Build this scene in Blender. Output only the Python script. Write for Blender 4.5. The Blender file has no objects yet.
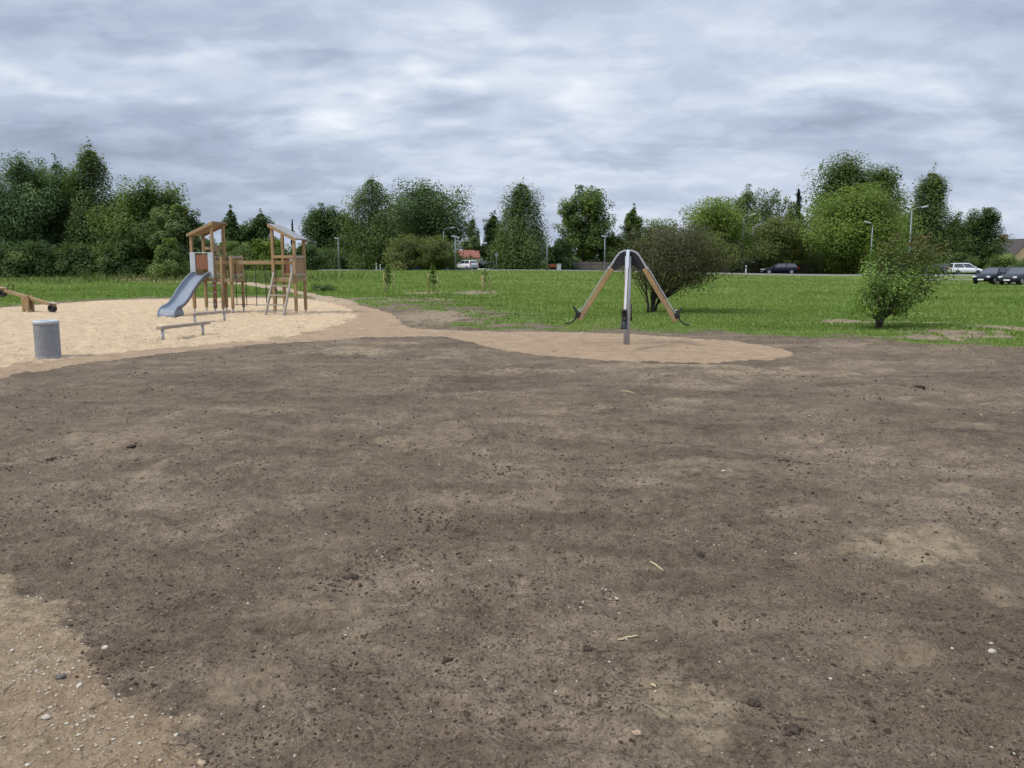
import bpy, math, random
import numpy as np
from mathutils import Vector, Matrix

R = math.radians
random.seed(7)
rng = np.random.default_rng(11)
scene = bpy.context.scene
col = scene.collection

# ------------------------------------------------------------------ camera
EYE = 1.65
FOC = 829.0                       # focal length in pixels of a 1024 wide frame
HORIZON = 266.0
PITCH = math.atan((384.0 - HORIZON) / FOC)
cam_d = bpy.data.cameras.new("camera")
cam_d.sensor_width = 36.0
cam_d.lens = FOC / 1024.0 * 36.0
cam_d.clip_start = 0.05
cam_d.clip_end = 3000
cam = bpy.data.objects.new("camera", cam_d)
cam.location = (0, 0, EYE)
cam.rotation_euler = (math.pi / 2 - PITCH, 0, 0)
col.objects.link(cam)
scene.camera = cam

# ------------------------------------------------------------------ view transform
scene.view_settings.view_transform = 'Standard'
scene.view_settings.look = 'None'
scene.view_settings.gamma = 1
scene.view_settings.use_curve_mapping = False
scene.view_settings.exposure = 0.28
scene.render.resolution_x = 1024
scene.render.resolution_y = 768
scene.cycles.max_bounces = 8
scene.cycles.transmission_bounces = 8
scene.cycles.transparent_max_bounces = 4

# ------------------------------------------------------------------ sun
TO_SUN = Vector((-0.62, -0.30, 0.85)).normalized()
sun_d = bpy.data.lights.new("sun", 'SUN')
sun_d.energy = 2.2
sun_d.angle = R(10)
sun_d.color = (1.0, 0.95, 0.87)
sun = bpy.data.objects.new("sun", sun_d)
sun.rotation_euler = TO_SUN.to_track_quat('Z', 'Y').to_euler()
sun.location = (-40, -20, 60)
col.objects.link(sun)


# ------------------------------------------------------------------ node helper
class NT:
    def __init__(self, tree):
        self.t = tree
        self.n = tree.nodes
        self.l = tree.links

    def new(self, typ, **kw):
        n = self.n.new(typ)
        for k, v in kw.items():
            setattr(n, k, v)
        return n

    def put(self, sock, v):
        if v is None:
            return
        if hasattr(v, 'is_linked'):
            self.l.new(v, sock)
        else:
            if sock.type == 'RGBA' and len(v) == 3:
                v = (v[0], v[1], v[2], 1)
            sock.default_value = v

    def m(self, op, a, b=None, c=None, clamp=False):
        n = self.new('ShaderNodeMath', operation=op)
        n.use_clamp = clamp
        self.put(n.inputs[0], a)
        self.put(n.inputs[1], b)
        self.put(n.inputs[2], c)
        return n.outputs[0]

    def vm(self, op, a, b=None):
        n = self.new('ShaderNodeVectorMath', operation=op)
        self.put(n.inputs[0], a)
        self.put(n.inputs[1], b)
        return n.outputs[0]

    def mix(self, f, a, b, blend='MIX'):
        n = self.new('ShaderNodeMix', data_type='RGBA', blend_type=blend)
        self.put(n.inputs[0], f)
        self.put(n.inputs[6], a)
        self.put(n.inputs[7], b)
        return n.outputs[2]

    def noise(self, vec, scale, detail=4, rough=0.55, dist=0.0, out=0):
        n = self.new('ShaderNodeTexNoise')
        self.put(n.inputs['Vector'], vec)
        n.inputs['Scale'].default_value = scale
        n.inputs['Detail'].default_value = detail
        n.inputs['Roughness'].default_value = rough
        n.inputs['Distortion'].default_value = dist
        return n.outputs[out]

    def ss(self, v, lo, hi):
        n = self.new('ShaderNodeMapRange', interpolation_type='SMOOTHSTEP')
        self.put(n.inputs[0], v)
        n.inputs[1].default_value = lo
        n.inputs[2].default_value = hi
        return n.outputs[0]

    def lin(self, v, lo, hi, a=0.0, b=1.0):
        n = self.new('ShaderNodeMapRange')
        self.put(n.inputs[0], v)
        n.inputs[1].default_value = lo
        n.inputs[2].default_value = hi
        n.inputs[3].default_value = a
        n.inputs[4].default_value = b
        return n.outputs[0]

    def attr(self, name):
        n = self.new('ShaderNodeAttribute', attribute_name=name)
        return n.outputs['Fac']

    def ramp(self, f, stops):
        n = self.new('ShaderNodeValToRGB')
        e = n.color_ramp.elements
        while len(e) < len(stops):
            e.new(0.5)
        for el, (p, c) in zip(e, stops):
            el.position = p
            el.color = (c[0], c[1], c[2], 1)
        self.put(n.inputs[0], f)
        return n.outputs[0]


# ------------------------------------------------------------------ world: overcast sky over a Nishita sky
world = bpy.data.worlds.new("World")
scene.world = world
world.use_nodes = True
world.node_tree.nodes.clear()
W = NT(world.node_tree)
tc = W.new('ShaderNodeTexCoord')
sep = W.new('ShaderNodeSeparateXYZ')
W.put(sep.inputs[0], tc.outputs['Generated'])
dx, dy, dz = sep.outputs
sky = W.new('ShaderNodeTexSky', sky_type='NISHITA')
sky.sun_disc = False
sky.sun_elevation = math.asin(TO_SUN.z)
sky.sun_rotation = math.atan2(TO_SUN.x, TO_SUN.y)
sky.air_density = 1.0
sky.dust_density = 2.0
# a flat cloud layer seen from below: streaks shrink towards the horizon
zz = W.m('ADD', W.m('MAXIMUM', dz, 0.0), 0.26)
cx = W.m('DIVIDE', dx, zz)
cy = W.m('DIVIDE', dy, zz)
cv = W.new('ShaderNodeCombineXYZ')
W.put(cv.inputs[0], W.m('MULTIPLY', cx, 0.72))
W.put(cv.inputs[1], cy)
cv.inputs[2].default_value = 3.7
n_big = W.noise(cv.outputs[0], 1.5, 3, 0.5, 0.2)
n_mid = W.noise(cv.outputs[0], 3.2, 5, 0.5, 0.35)
n_fin = W.noise(cv.outputs[0], 9.0, 5, 0.55, 0.3)
# azimuth / elevation chart, bent by noise, for the large light and dark banks
yy = W.m('MAXIMUM', dy, 0.12)
warp = W.m('SUBTRACT', W.noise(cv.outputs[0], 2.0, 3, 0.5, 0.3), 0.5)
warp2 = W.m('SUBTRACT', W.noise(cv.outputs[0], 4.2, 4, 0.55, 0.3), 0.5)
U = W.m('ADD', W.m('DIVIDE', dx, yy), W.m('MULTIPLY', warp, 0.42))
V = W.m('ADD', W.m('DIVIDE', dz, yy), W.m('ADD', W.m('MULTIPLY', warp, 0.10), W.m('MULTIPLY', warp2, 0.09)))


def bank(u0, v0, su, sv, amp, tilt=0.0):
    a = W.m('DIVIDE', W.m('SUBTRACT', U, u0), su)
    v2 = W.m('SUBTRACT', W.m('SUBTRACT', V, v0), W.m('MULTIPLY', W.m('SUBTRACT', U, u0), tilt))
    b = W.m('DIVIDE', v2, sv)
    e = W.m('EXPONENT', W.m('MULTIPLY', W.m('ADD', W.m('MULTIPLY', a, a), W.m('MULTIPLY', b, b)), -1.0))
    return W.m('MULTIPLY', e, amp)


light = W.m('MULTIPLY', W.m('SUBTRACT', n_big, 0.5), 0.60)
light = W.m('ADD', light, W.m('MULTIPLY', W.m('SUBTRACT', n_mid, 0.5), 0.38))
light = W.m('ADD', light, W.m('MULTIPLY', W.m('SUBTRACT', n_fin, 0.5), 0.22))
BANKS = [
    (0.345, 0.21, 0.12, 0.018, 0.34, 0.06), (0.24, 0.265, 0.26, 0.05, 0.14, 0.0), (-0.057, 0.275, 0.07, 0.018, 0.30, -0.1),
    (-0.205, 0.182, 0.11, 0.014, 0.26, 0.05), (0.034, 0.194, 0.09, 0.012, 0.18, 0.0), (-0.51, 0.206, 0.13, 0.011, 0.20, -0.15),
    (0.50, 0.205, 0.08, 0.012, 0.16, 0.1), (-0.38, 0.245, 0.12, 0.010, 0.12, -0.08), (0.15, 0.225, 0.10, 0.010, 0.14, 0.05),
    (0.38, 0.07, 0.34, 0.05, 0.12, 0.0), (0.02, 0.105, 0.2, 0.03, 0.05, 0.0),
    (-0.50, 0.15, 0.22, 0.035, -0.26, 0.0), (-0.45, 0.09, 0.30, 0.05, -0.18, 0.0), (0.13, 0.135, 0.13, 0.012, -0.26, -0.05),
    (0.45, 0.172, 0.16, 0.012, -0.18, 0.03), (-0.46, 0.28, 0.17, 0.025, -0.20, 0.0), (-0.25, 0.218, 0.13, 0.014, -0.20, -0.06), (0.05, 0.237, 0.09, 0.010, -0.14, 0.05),
    (0.52, 0.29, 0.2, 0.02, -0.12, 0.0), (-0.05, 0.158, 0.14, 0.010, -0.14, 0.04),
]
for b in BANKS:
    light = W.m('ADD', light, bank(b[0], b[1], b[2], b[3], b[4] * 0.92, b[5]))
edge = W.m('SUBTRACT', W.ss(n_mid, 0.47, 0.57), 0.5)
light = W.m('ADD', light, W.m('MULTIPLY', edge, 0.06))
edge2 = W.m('SUBTRACT', W.ss(n_fin, 0.46, 0.58), 0.5)
light = W.m('ADD', light, W.m('MULTIPLY', edge2, 0.05))
light = W.m('ADD', light, 0.47, clamp=True)
cloud = W.ramp(light, [(0.0, (0.235, 0.275, 0.355)), (0.28, (0.345, 0.402, 0.518)), (0.52, (0.485, 0.548, 0.665)), (0.76, (0.65, 0.695, 0.775)), (1.0, (0.88, 0.91, 0.95))])
zen = W.lin(W.ss(dz, 0.33, 0.95), 0, 1, 1.0, 2.3)
cl = W.vm('MULTIPLY', cloud, None)
vs = W.new('ShaderNodeVectorMath', operation='SCALE')
W.put(vs.inputs[0], cloud)
W.put(vs.inputs['Scale'], W.m('MULTIPLY', zen, 10.0))
skyc = W.mix(0.94, sky.outputs[0], vs.outputs[0])
bg = W.new('ShaderNodeBackground')
W.put(bg.inputs[0], skyc)
bg.inputs[1].default_value = 0.1
wo = W.new('ShaderNodeOutputWorld')
W.l.new(bg.outputs[0], wo.inputs[0])


# ------------------------------------------------------------------ noise in numpy
def _hash(ix, iy, s):
    h = (ix.astype(np.int64) * 374761393 + iy.astype(np.int64) * 668265263 + s * 974634777) & 0x7fffffff
    h = ((h ^ (h >> 13)) * 1274126177) & 0x7fffffff
    return (h ^ (h >> 16)) & 0xffff


def perlin(x, y, s=0):
    x = np.asarray(x, float); y = np.asarray(y, float)
    ix = np.floor(x); iy = np.floor(y)
    fx = x - ix; fy = y - iy
    u = fx * fx * fx * (fx * (fx * 6 - 15) + 10)
    v = fy * fy * fy * (fy * (fy * 6 - 15) + 10)

    def g(ox, oy):
        a = _hash(ix + ox, iy + oy, s) * (2 * math.pi / 65536)
        return np.cos(a) * (fx - ox) + np.sin(a) * (fy - oy)
    a = g(0, 0) * (1 - u) + g(1, 0) * u
    b = g(0, 1) * (1 - u) + g(1, 1) * u
    return (a * (1 - v) + b * v) * 1.5


def fbm(x, y, octv=4, s=0, gain=0.5):
    t = 0; a = 1; f = 1
    for k in range(octv):
        t = t + a * perlin(np.asarray(x) * f + 13.7 * k, np.asarray(y) * f - 7.1 * k, s + k)
        a *= gain; f *= 2.03
    return t


def sstep(lo, hi, v):
    t = np.clip((np.asarray(v, float) - lo) / (hi - lo), 0, 1)
    return t * t * (3 - 2 * t)


# ------------------------------------------------------------------ terrain shape
def land(x, y):
    x = np.asarray(x, float); y = np.asarray(y, float)
    zl = 1.0 * sstep(42, 104, y)
    zr = 0.42 * sstep(78, 116, y)
    w = sstep(0, 45, x)
    z = zl * (1 - w) + zr * w
    return z + 3.0 * sstep(170, 420, y)


def ray(px, py):
    a = (px - 512.0) / FOC
    b = -(py - 384.0) / FOC
    c, s = math.cos(PITCH), math.sin(PITCH)
    return a, c + b * s, -s + b * c


def spot(px, py):
    """point of the ground that the photograph shows at (px, py)"""
    d = ray(px, py)
    z = 0.0
    for _ in range(30):
        t = (EYE - z) / max(1e-4, -d[2])
        x, y = d[0] * t, d[1] * t
        z = 0.5 * z + 0.5 * float(land(x, y))
    return x, y


def height_at(py, dist):
    d = ray(512, py)
    return EYE + d[2] / d[1] * dist


def side_at(px, dist):
    return ray(px, 270)[0] / ray(px, 270)[1] * dist


def poly(pts):
    return np.array([p if p[0] == 'w' and False else spot(*p) for p in pts])


def sdist(P, X, Y):
    """signed distance to a closed polygon, positive inside"""
    X = np.asarray(X, float); Y = np.asarray(Y, float)
    best = np.full(X.shape, 1e9); inside = np.zeros(X.shape, bool)
    n = len(P)
    for i in range(n):
        ax, ay = P[i]; bx, by = P[(i + 1) % n]
        ex, ey = bx - ax, by - ay
        L = ex * ex + ey * ey + 1e-12
        t = np.clip(((X - ax) * ex + (Y - ay) * ey) / L, 0, 1)
        d = (X - ax - t * ex) ** 2 + (Y - ay - t * ey) ** 2
        best = np.minimum(best, d)
        c = ((ay > Y) != (by > Y)) & (X < ex * (Y - ay) / (ey if abs(ey) > 1e-12 else 1e-12) + ax)
        inside ^= c
    return np.where(inside, 1, -1) * np.sqrt(best)


def smooth_poly(P, it=2):
    P = np.asarray(P)
    for _ in range(it):
        Q = np.roll(P, -1, 0)
        P = np.stack([P * 0.75 + Q * 0.25, P * 0.25 + Q * 0.75], 1).reshape(-1, 2)
    return P


SANDALL = smooth_poly(poly([
    (-160, 408), (0, 377), (60, 367), (130, 356.5), (200, 349), (260, 344), (320, 340), (380, 336.5), (420, 335), (450, 337), (474, 341),
    (484, 346), (505, 350), (540, 354.5), (600, 359.5), (660, 362), (720, 362), (768, 360), (790, 356.5), (793, 352), (780, 347), (740, 342),
    (690, 337.5), (640, 334), (580, 332), (520, 331.5), (450, 330.5), (415, 328), (402, 325), (398, 318), (390, 313), (370, 307),
    (340, 302), (318, 299), (296, 297.5), (230, 297.5), (150, 298.5), (100, 300), (60, 303), (0, 307), (-90, 313), (-190, 330), (-230, 360)]), 1)
PALE = smooth_poly(poly([
    (-120, 388), (0, 366), (60, 358), (130, 350), (200, 344.5), (262, 339), (315, 331), (345, 322), (357, 315), (350, 308), (330, 302), (312, 299.5),
    (296, 298.2), (230, 298), (150, 299), (100, 300.5), (60, 303.5), (0, 307.5), (-90, 313.5), (-180, 331), (-210, 358)]), 1)
_gp = [(-900, 345), (-400, 330), (-190, 329), (-90, 312.5), (0, 306.5), (60, 302.5), (100, 299.5), (150, 298), (230, 297), (296, 297), (320, 298.5), (342, 301.5), (372, 306),
       (398, 309), (418, 311), (432, 317), (428, 324), (440, 329), (520, 331), (600, 331.5), (660, 332), (700, 333), (740, 335), (790, 337), (830, 338.5),
       (858, 339), (872, 341.5), (900, 343.5), (960, 347), (1024, 351), (1200, 362), (2200, 430)]
GRASS = np.vstack([poly(_gp), [(500, 900), (-500, 900), (-500, 60)]])
GRAVEL = np.vstack([poly([(-40, 545), (0, 575), (30, 600), (62, 628), (92, 660), (130, 700), (168, 738), (196, 768), (240, 830)]),
                    [(-0.6, 1.6), (-0.5, 0.2), (-8, -2), (-9, 4.2)]])
LANE = poly([(112, 281.8), (150, 282.6), (200, 282.6), (240, 285), (275, 290), (310, 297), (330, 303), (360, 304), (345, 299.5), (318, 294.5), (285, 287.5), (250, 281.8), (205, 278.0), (150, 278.0), (112, 278.6)])

BARE = [  # pale or bare patches: px, row, half width px, half height rows, strength
    (432, 317, 40, 6, 1.0), (408, 321, 16, 8, 0.0), (425, 293, 22, 1.6, 0.8), (478, 293, 24, 2.0, 0.9), (360, 350, 46, 3.5, 0.8),
    (740, 372, 60, 6, 0.8), (700, 385, 40, 5, 0.4), (640, 366, 60, 3, 0.5), (905, 545, 60, 16, 0.7), (800, 510, 30, 9, 0.35), (965, 490, 30, 8, 0.5),
    (665, 700, 60, 40, 1.0), (690, 735, 45, 30, 0.9), (640, 660, 30, 15, 0.4), (150, 472, 16, 12, 0.5), (430, 440, 70, 8, 0.3), (310, 620, 80, 40, 0.22), (600, 435, 50, 5, 0.25),
    (880, 322, 70, 1.6, 0.7), (960, 334, 60, 3.0, 0.8), (1000, 328, 40, 3.5, 0.8), (845, 320, 30, 1.2, 0.7), (930, 338, 60, 2, 0.6), (820, 345, 60, 2, 0.35),
    (900, 362, 90, 3, 0.35), (960, 425, 40, 4, 0.3), (795, 440, 30, 4, 0.3), (470, 322, 30, 3, 0.4), (700, 400, 30, 3, 0.4), (560, 690, 30, 14, 0.2),
    (1010, 590, 30, 14, 0.3), (318, 351.5, 34, 1.6, 0.8), (360, 348, 34, 1.6, 0.9), (398, 343, 30, 1.6, 0.9), (700, 367, 90, 2.5, 0.7), (520, 372, 60, 3, 0.5), (820, 372, 80, 3, 0.5), (560, 410, 60, 4, 0.4), (250, 410, 70, 4, 0.35), (90, 440, 50, 6, 0.35), (720, 470, 70, 8, 0.35), (480, 500, 80, 10, 0.3), (250, 690, 60, 20, 0.3), (900, 650, 60, 16, 0.25), (420, 300, 60, 2.5, 0.35),
]
_B = []
for (bx, by, rx, ry, a) in BARE:
    c = spot(bx, by)
    n_, f_ = spot(bx, by + ry), spot(bx, by - ry)
    _B.append((c[0], c[1], rx * c[1] / FOC, abs(f_[1] - n_[1]) / 2, a))


def masks(x, y):
    x = np.asarray(x, float); y = np.asarray(y, float)
    wob = fbm(x * 2.2, y * 2.2, 4, 3)
    wobf = fbm(x * 9, y * 9, 3, 9)
    sA = sdist(SANDALL, x, y) + 0.09 * wob + 0.035 * wobf
    sP = sdist(PALE, x, y) + 0.35 * wob + 0.08 * wobf
    sG = sdist(GRASS, x, y) + 0.45 * fbm(x * 0.8, y * 0.8, 4, 21) + 0.16 * wobf
    sV = sdist(GRAVEL, x, y) + 0.10 * wob + 0.05 * wobf
    sL = sdist(LANE, x, y) + 0.25 * wob
    path = sstep(-0.05, 0.05, sA)
    pale = sstep(-0.3, 0.3, sP) * path
    gravel = sstep(-0.24, 0.20, sV + 0.07 * wob + 0.04)
    lane = sstep(-0.2, 0.2, sL)
    bare = np.zeros(x.shape)
    tear = fbm(x * 1.7, y * 1.7, 5, 33, 0.6)
    for (cx_, cy_, rx, ry, a) in _B:
        q = ((x - cx_) / rx) ** 2 + ((y - cy_) / ry) ** 2
        bare = np.maximum(bare, min(1.0, a * 1.5) * sstep(1.5, 0.15, q - 1.2 * tear))
    grass = sstep(-0.25, 0.35, sG) * (1 - path) * (1 - lane)
    # thin, trampled grass towards the playground
    thin = 0.50 * sstep(15, 2, np.abs(sG)) * np.exp(-((x + 1.5) / 5.0) ** 2) + 0.45 * sstep(3.5, 0.0, np.abs(sG))
    grass = grass * np.clip(1 - thin * (0.30 + 0.9 * sstep(-0.3, 0.45, fbm(x * 0.55, y * 0.8, 4, 41))) * 1.35, 0, 1)
    grass = grass * (1 - np.clip(bare * 1.1, 0, 1) * (sG < 60))
    return dict(path=path, pale=pale, gravel=gravel, lane=lane, grass=grass, bare=bare, inside=sstep(-0.1, 0.1, sG), sG=sG, sA=sA)


def relief(x, y, mk):
    x = np.asarray(x, float); y = np.asarray(y, float)
    r = np.hypot(x, y)
    soil = np.clip(1 - mk['path'] - mk['inside'] - 0.55 * mk['gravel'], 0, 1)
    near = sstep(22, 5, r); mid = sstep(40, 12, r)
    z = soil * (0.042 * fbm(x * 0.55, y * 0.55, 2, 51) + 0.024 * fbm(x * 2.1, y * 2.1, 3, 52) * (0.4 + 0.6 * mid)
                + near * (0.015 * fbm(x * 7, y * 7, 4, 53) + 0.0055 * np.abs(fbm(x * 31, y * 31, 2, 54))
                          + 0.014 * np.maximum(0, fbm(x * 15, y * 15, 2, 55) - 0.25)))
    ca, sa = math.cos(0.42), math.sin(0.42)
    xr, yr = x * ca - y * sa, x * sa + y * ca
    z = z + soil * mid * 0.016 * fbm(xr * 0.55, yr * 3.1, 4, 57) + soil * near * 0.007 * fbm(xr * 2.2, yr * 10.0, 3, 58)
    z = z + mk['pale'] * (0.045 * fbm(x * 1.9, y * 1.9, 3, 61) + 0.030 * fbm(x * 5.5, y * 5.5, 3, 62))
    z = z + mk['path'] * (1 - mk['pale']) * (0.016 * fbm(x * 1.5, y * 1.5, 3, 63) + 0.008 * fbm(x * 6, y * 6, 2, 67))
    z = z + mk['gravel'] * near * 0.004 * fbm(x * 20, y * 20, 2, 64)
    z = z + mk['inside'] * (1 - mk['path']) * (0.06 * fbm(x * 0.22, y * 0.22, 3, 65) + 0.02 * fbm(x * 1.3, y * 1.3, 2, 66))
    z = z - 0.015 * mk['path']
    return z


def ground_z(x, y):
    x = np.atleast_1d(np.asarray(x, float)); y = np.atleast_1d(np.asarray(y, float))
    return land(x, y) + relief(x, y, masks(x, y))


def gz(x, y):
    return float(ground_z(x, y)[0])


# ------------------------------------------------------------------ object helpers
def tag(o, label=None, cat=None, group=None, kind=None):
    if label: o['label'] = label
    if cat: o['category'] = cat
    if group: o['group'] = group
    if kind: o['kind'] = kind
    return o


def empty(name, loc, rz=0.0):
    o = bpy.data.objects.new(name, None)
    o.location = loc
    o.rotation_euler = (0, 0, rz)
    o.empty_display_size = 0.2
    col.objects.link(o)
    return o


def copy_tree(o, parent=None):
    c = o.copy()
    col.objects.link(c)
    c.parent = parent
    for ch in list(o.children):
        copy_tree(ch, c)
    return c


def link_mesh(name, me, mat, parent=None):
    o = bpy.data.objects.new(name, me)
    if mat is not None:
        me.materials.append(mat)
    col.objects.link(o)
    o.parent = parent
    return o


def np_mesh(name, co, faces, attrs=None, smooth=False):
    """co (n,3), faces (m,k) int"""
    me = bpy.data.meshes.new(name)
    co = np.asarray(co, np.float32); faces = np.asarray(faces, np.int32)
    k = faces.shape[1]
    me.vertices.add(len(co)); me.vertices.foreach_set('co', co.ravel())
    me.loops.add(faces.size); me.loops.foreach_set('vertex_index', faces.ravel())
    me.polygons.add(len(faces))
    me.polygons.foreach_set('loop_start', np.arange(0, faces.size, k, dtype=np.int32))
    me.polygons.foreach_set('loop_total', np.full(len(faces), k, np.int32))
    if smooth:
        me.polygons.foreach_set('use_smooth', np.ones(len(faces), bool))
    for n, a in (attrs or {}).items():
        at = me.attributes.new(n, 'FLOAT', 'POINT')
        at.data.foreach_set('value', np.asarray(a, np.float32))
    me.update(calc_edges=True)
    return me


class MB:
    """collects simple shapes and links them as ONE mesh object"""
    def __init__(self):
        self.v = []; self.f = []

    def add(self, vs, fs):
        b = len(self.v)
        self.v += [tuple(p) for p in vs]
        self.f += [tuple(i + b for i in f) for f in fs]
        return self

    def box(self, c, s, M=None):
        hx, hy, hz = s[0] / 2, s[1] / 2, s[2] / 2
        vs = [Vector((sx * hx, sy * hy, sz * hz)) for sx in (-1, 1) for sy in (-1, 1) for sz in (-1, 1)]
        if M is not None:
            vs = [M @ p for p in vs]
        c = Vector(c)
        vs = [p + c for p in vs]
        return self.add(vs, [(0, 1, 3, 2), (4, 6, 7, 5), (0, 4, 5, 1), (2, 3, 7, 6), (0, 2, 6, 4), (1, 5, 7, 3)])

    def bar(self, a, b, w, h, up=(0, 0, 1)):
        """rectangular bar from a to b"""
        a, b = Vector(a), Vector(b)
        d = (b - a); L = d.length; d.normalize()
        u = Vector(up)
        s = d.cross(u)
        if s.length < 1e-4:
            s = d.cross(Vector((1, 0, 0)))
        s.normalize(); u = s.cross(d)
        M = Matrix((s, d, u)).transposed()
        return self.box((a + b) / 2, (w, L, h), M)

    def tube(self, pts, rad, n=8, cap=True):
        pts = [Vector(p) for p in pts]
        rad = rad if hasattr(rad, '__len__') else [rad] * len(pts)
        vs = []; fs = []
        prev = None
        for i, p in enumerate(pts):
            d = (pts[min(i + 1, len(pts) - 1)] - pts[max(i - 1, 0)]).normalized()
            ref = Vector((0, 0, 1)) if abs(d.z) < 0.9 else Vector((1, 0, 0))
            if prev is not None:
                ref = prev
            s = d.cross(ref)
            if s.length < 1e-4:
                s = d.cross(Vector((0.3, 1, 0)))
            s.normalize(); t = d.cross(s).normalized()
            prev = -t if prev is None else s.cross(d)
            for k in range(n):
                a = 2 * math.pi * k / n
                vs.append(p + (s * math.cos(a) + t * math.sin(a)) * rad[i])
        for i in range(len(pts) - 1):
            for k in range(n):
                k2 = (k + 1) % n
                fs.append((i * n + k, i * n + k2, (i + 1) * n + k2, (i + 1) * n + k))
        if cap:
            fs.append(tuple(range(n - 1, -1, -1)))
            fs.append(tuple((len(pts) - 1) * n + k for k in range(n)))
        return self.add(vs, fs)

    def lathe(self, prof, n=32, c=(0, 0, 0)):
        vs = []; fs = []
        for (r, z) in prof:
            for k in range(n):
                a = 2 * math.pi * k / n
                vs.append((c[0] + r * math.cos(a), c[1] + r * math.sin(a), c[2] + z))
        for i in range(len(prof) - 1):
            for k in range(n):
                k2 = (k + 1) % n
                fs.append((i * n + k, i * n + k2, (i + 1) * n + k2, (i + 1) * n + k))
        return self.add(vs, fs)

    def grid(self, rows, close=False):
        """rows: list of equal length point lists"""
        n = len(rows[0])
        vs = [p for r in rows for p in r]
        fs = []
        for i in range(len(rows) - 1):
            for k in range(n if close else n - 1):
                k2 = (k + 1) % n
                fs.append((i * n + k, i * n + k2, (i + 1) * n + k2, (i + 1) * n + k))
        return self.add(vs, fs)

    def prism(self, outline, axis_vec):
        n = len(outline)
        a = [Vector(p) for p in outline]
        b = [p + Vector(axis_vec) for p in a]
        fs = [tuple(range(n - 1, -1, -1)), tuple(range(n, 2 * n))]
        for k in range(n):
            k2 = (k + 1) % n
            fs.append((k, k2, n + k2, n + k))
        return self.add(a + b, fs)

    def build(self, name, mat, parent=None, smooth=False, bevel=0.0, loc=None):
        me = bpy.data.meshes.new(name)
        me.from_pydata(self.v, [], self.f)
        if smooth:
            me.polygons.foreach_set('use_smooth', [True] * len(me.polygons))
        me.update()
        o = link_mesh(name, me, mat, parent)
        if bevel:
            b = o.modifiers.new('bevel', 'BEVEL')
            b.width = bevel; b.segments = 2; b.limit_method = 'ANGLE'; b.angle_limit = R(40)
        if loc is not None:
            o.location = loc
        return o


def build_each(mb, name, mat, parent=None, smooth=False, bevel=0.0):
    """links every loose piece of mb as a mesh object of its own"""
    par = list(range(len(mb.v)))

    def root_of(i):
        while par[i] != i:
            par[i] = par[par[i]]
            i = par[i]
        return i
    for f in mb.f:
        for i in f[1:]:
            par[root_of(i)] = root_of(f[0])
    groups = {}
    for f in mb.f:
        groups.setdefault(root_of(f[0]), []).append(f)
    out = []
    for fs in groups.values():
        ids = sorted({i for f in fs for i in f})
        new = {i: k for k, i in enumerate(ids)}
        q = MB()
        q.add([mb.v[i] for i in ids], [tuple(new[i] for i in f) for f in fs])
        out.append(q.build(name, mat, parent, smooth, bevel))
    return out


# ------------------------------------------------------------------ materials
def new_mat(name):
    m = bpy.data.materials.new(name)
    m.use_nodes = True
    m.node_tree.nodes.clear()
    return m, NT(m.node_tree)


def principled(T, color, rough=0.7, metal=0.0, bump=None, spec=0.4):
    p = T.new('ShaderNodeBsdfPrincipled')
    T.put(p.inputs['Base Color'], color)
    T.put(p.inputs['Roughness'], rough)
    p.inputs['Metallic'].default_value = metal
    p.inputs['Specular IOR Level'].default_value = spec
    if bump is not None:
        T.l.new(bump, p.inputs['Normal'])
    o = T.new('ShaderNodeOutputMaterial')
    T.l.new(p.outputs[0], o.inputs[0])
    return p


def bump_node(T, h, strength=0.5, dist=0.01):
    b = T.new('ShaderNodeBump')
    b.inputs['Strength'].default_value = strength
    b.inputs['Distance'].default_value = dist
    T.put(b.inputs['Height'], h)
    return b.outputs[0]


def mat_plain(name, c, rough=0.6, metal=0.0, var=0.15, scale=6.0, spec=0.4):
    m, T = new_mat(name)
    g = T.new('ShaderNodeNewGeometry')
    n = T.noise(g.outputs['Position'], scale, 5, 0.6)
    n2 = T.noise(g.outputs['Position'], scale * 9, 3, 0.6)
    f = T.m('ADD', T.m('MULTIPLY', n, 0.7), T.m('MULTIPLY', n2, 0.3))
    lo = tuple(x * (1 - var * 1.6) for x in c); hi = tuple(min(1, x * (1 + var * 1.6)) for x in c)
    principled(T, T.mix(T.ss(f, 0.25, 0.75), lo, hi), T.lin(n, 0.2, 0.8, max(0.05, rough - 0.08), min(1, rough + 0.12)), metal, bump_node(T, n2, 0.15, 0.004), spec)
    return m


def mat_wood(name, c1, c2, rough=0.75, stretch=(14, 14, 1.2)):
    m, T = new_mat(name)
    tcn = T.new('ShaderNodeTexCoord')
    mp = T.new('ShaderNodeMapping')
    T.l.new(tcn.outputs['Object'], mp.inputs[0])
    mp.inputs['Scale'].default_value = stretch
    n = T.noise(mp.outputs[0], 3.0, 6, 0.65, 0.6)
    g = T.new('ShaderNodeNewGeometry')
    n2 = T.noise(g.outputs['Position'], 2.2, 3, 0.5)
    base = T.mix(T.ss(n, 0.25, 0.75), c1, c2)
    grey = T.mix(T.m('MULTIPLY', T.ss(n2, 0.4, 0.75), 0.45), base, (0.20, 0.17, 0.14))
    principled(T, grey, rough, 0, bump_node(T, n, 0.35, 0.004), 0.25)
    return m


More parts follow.
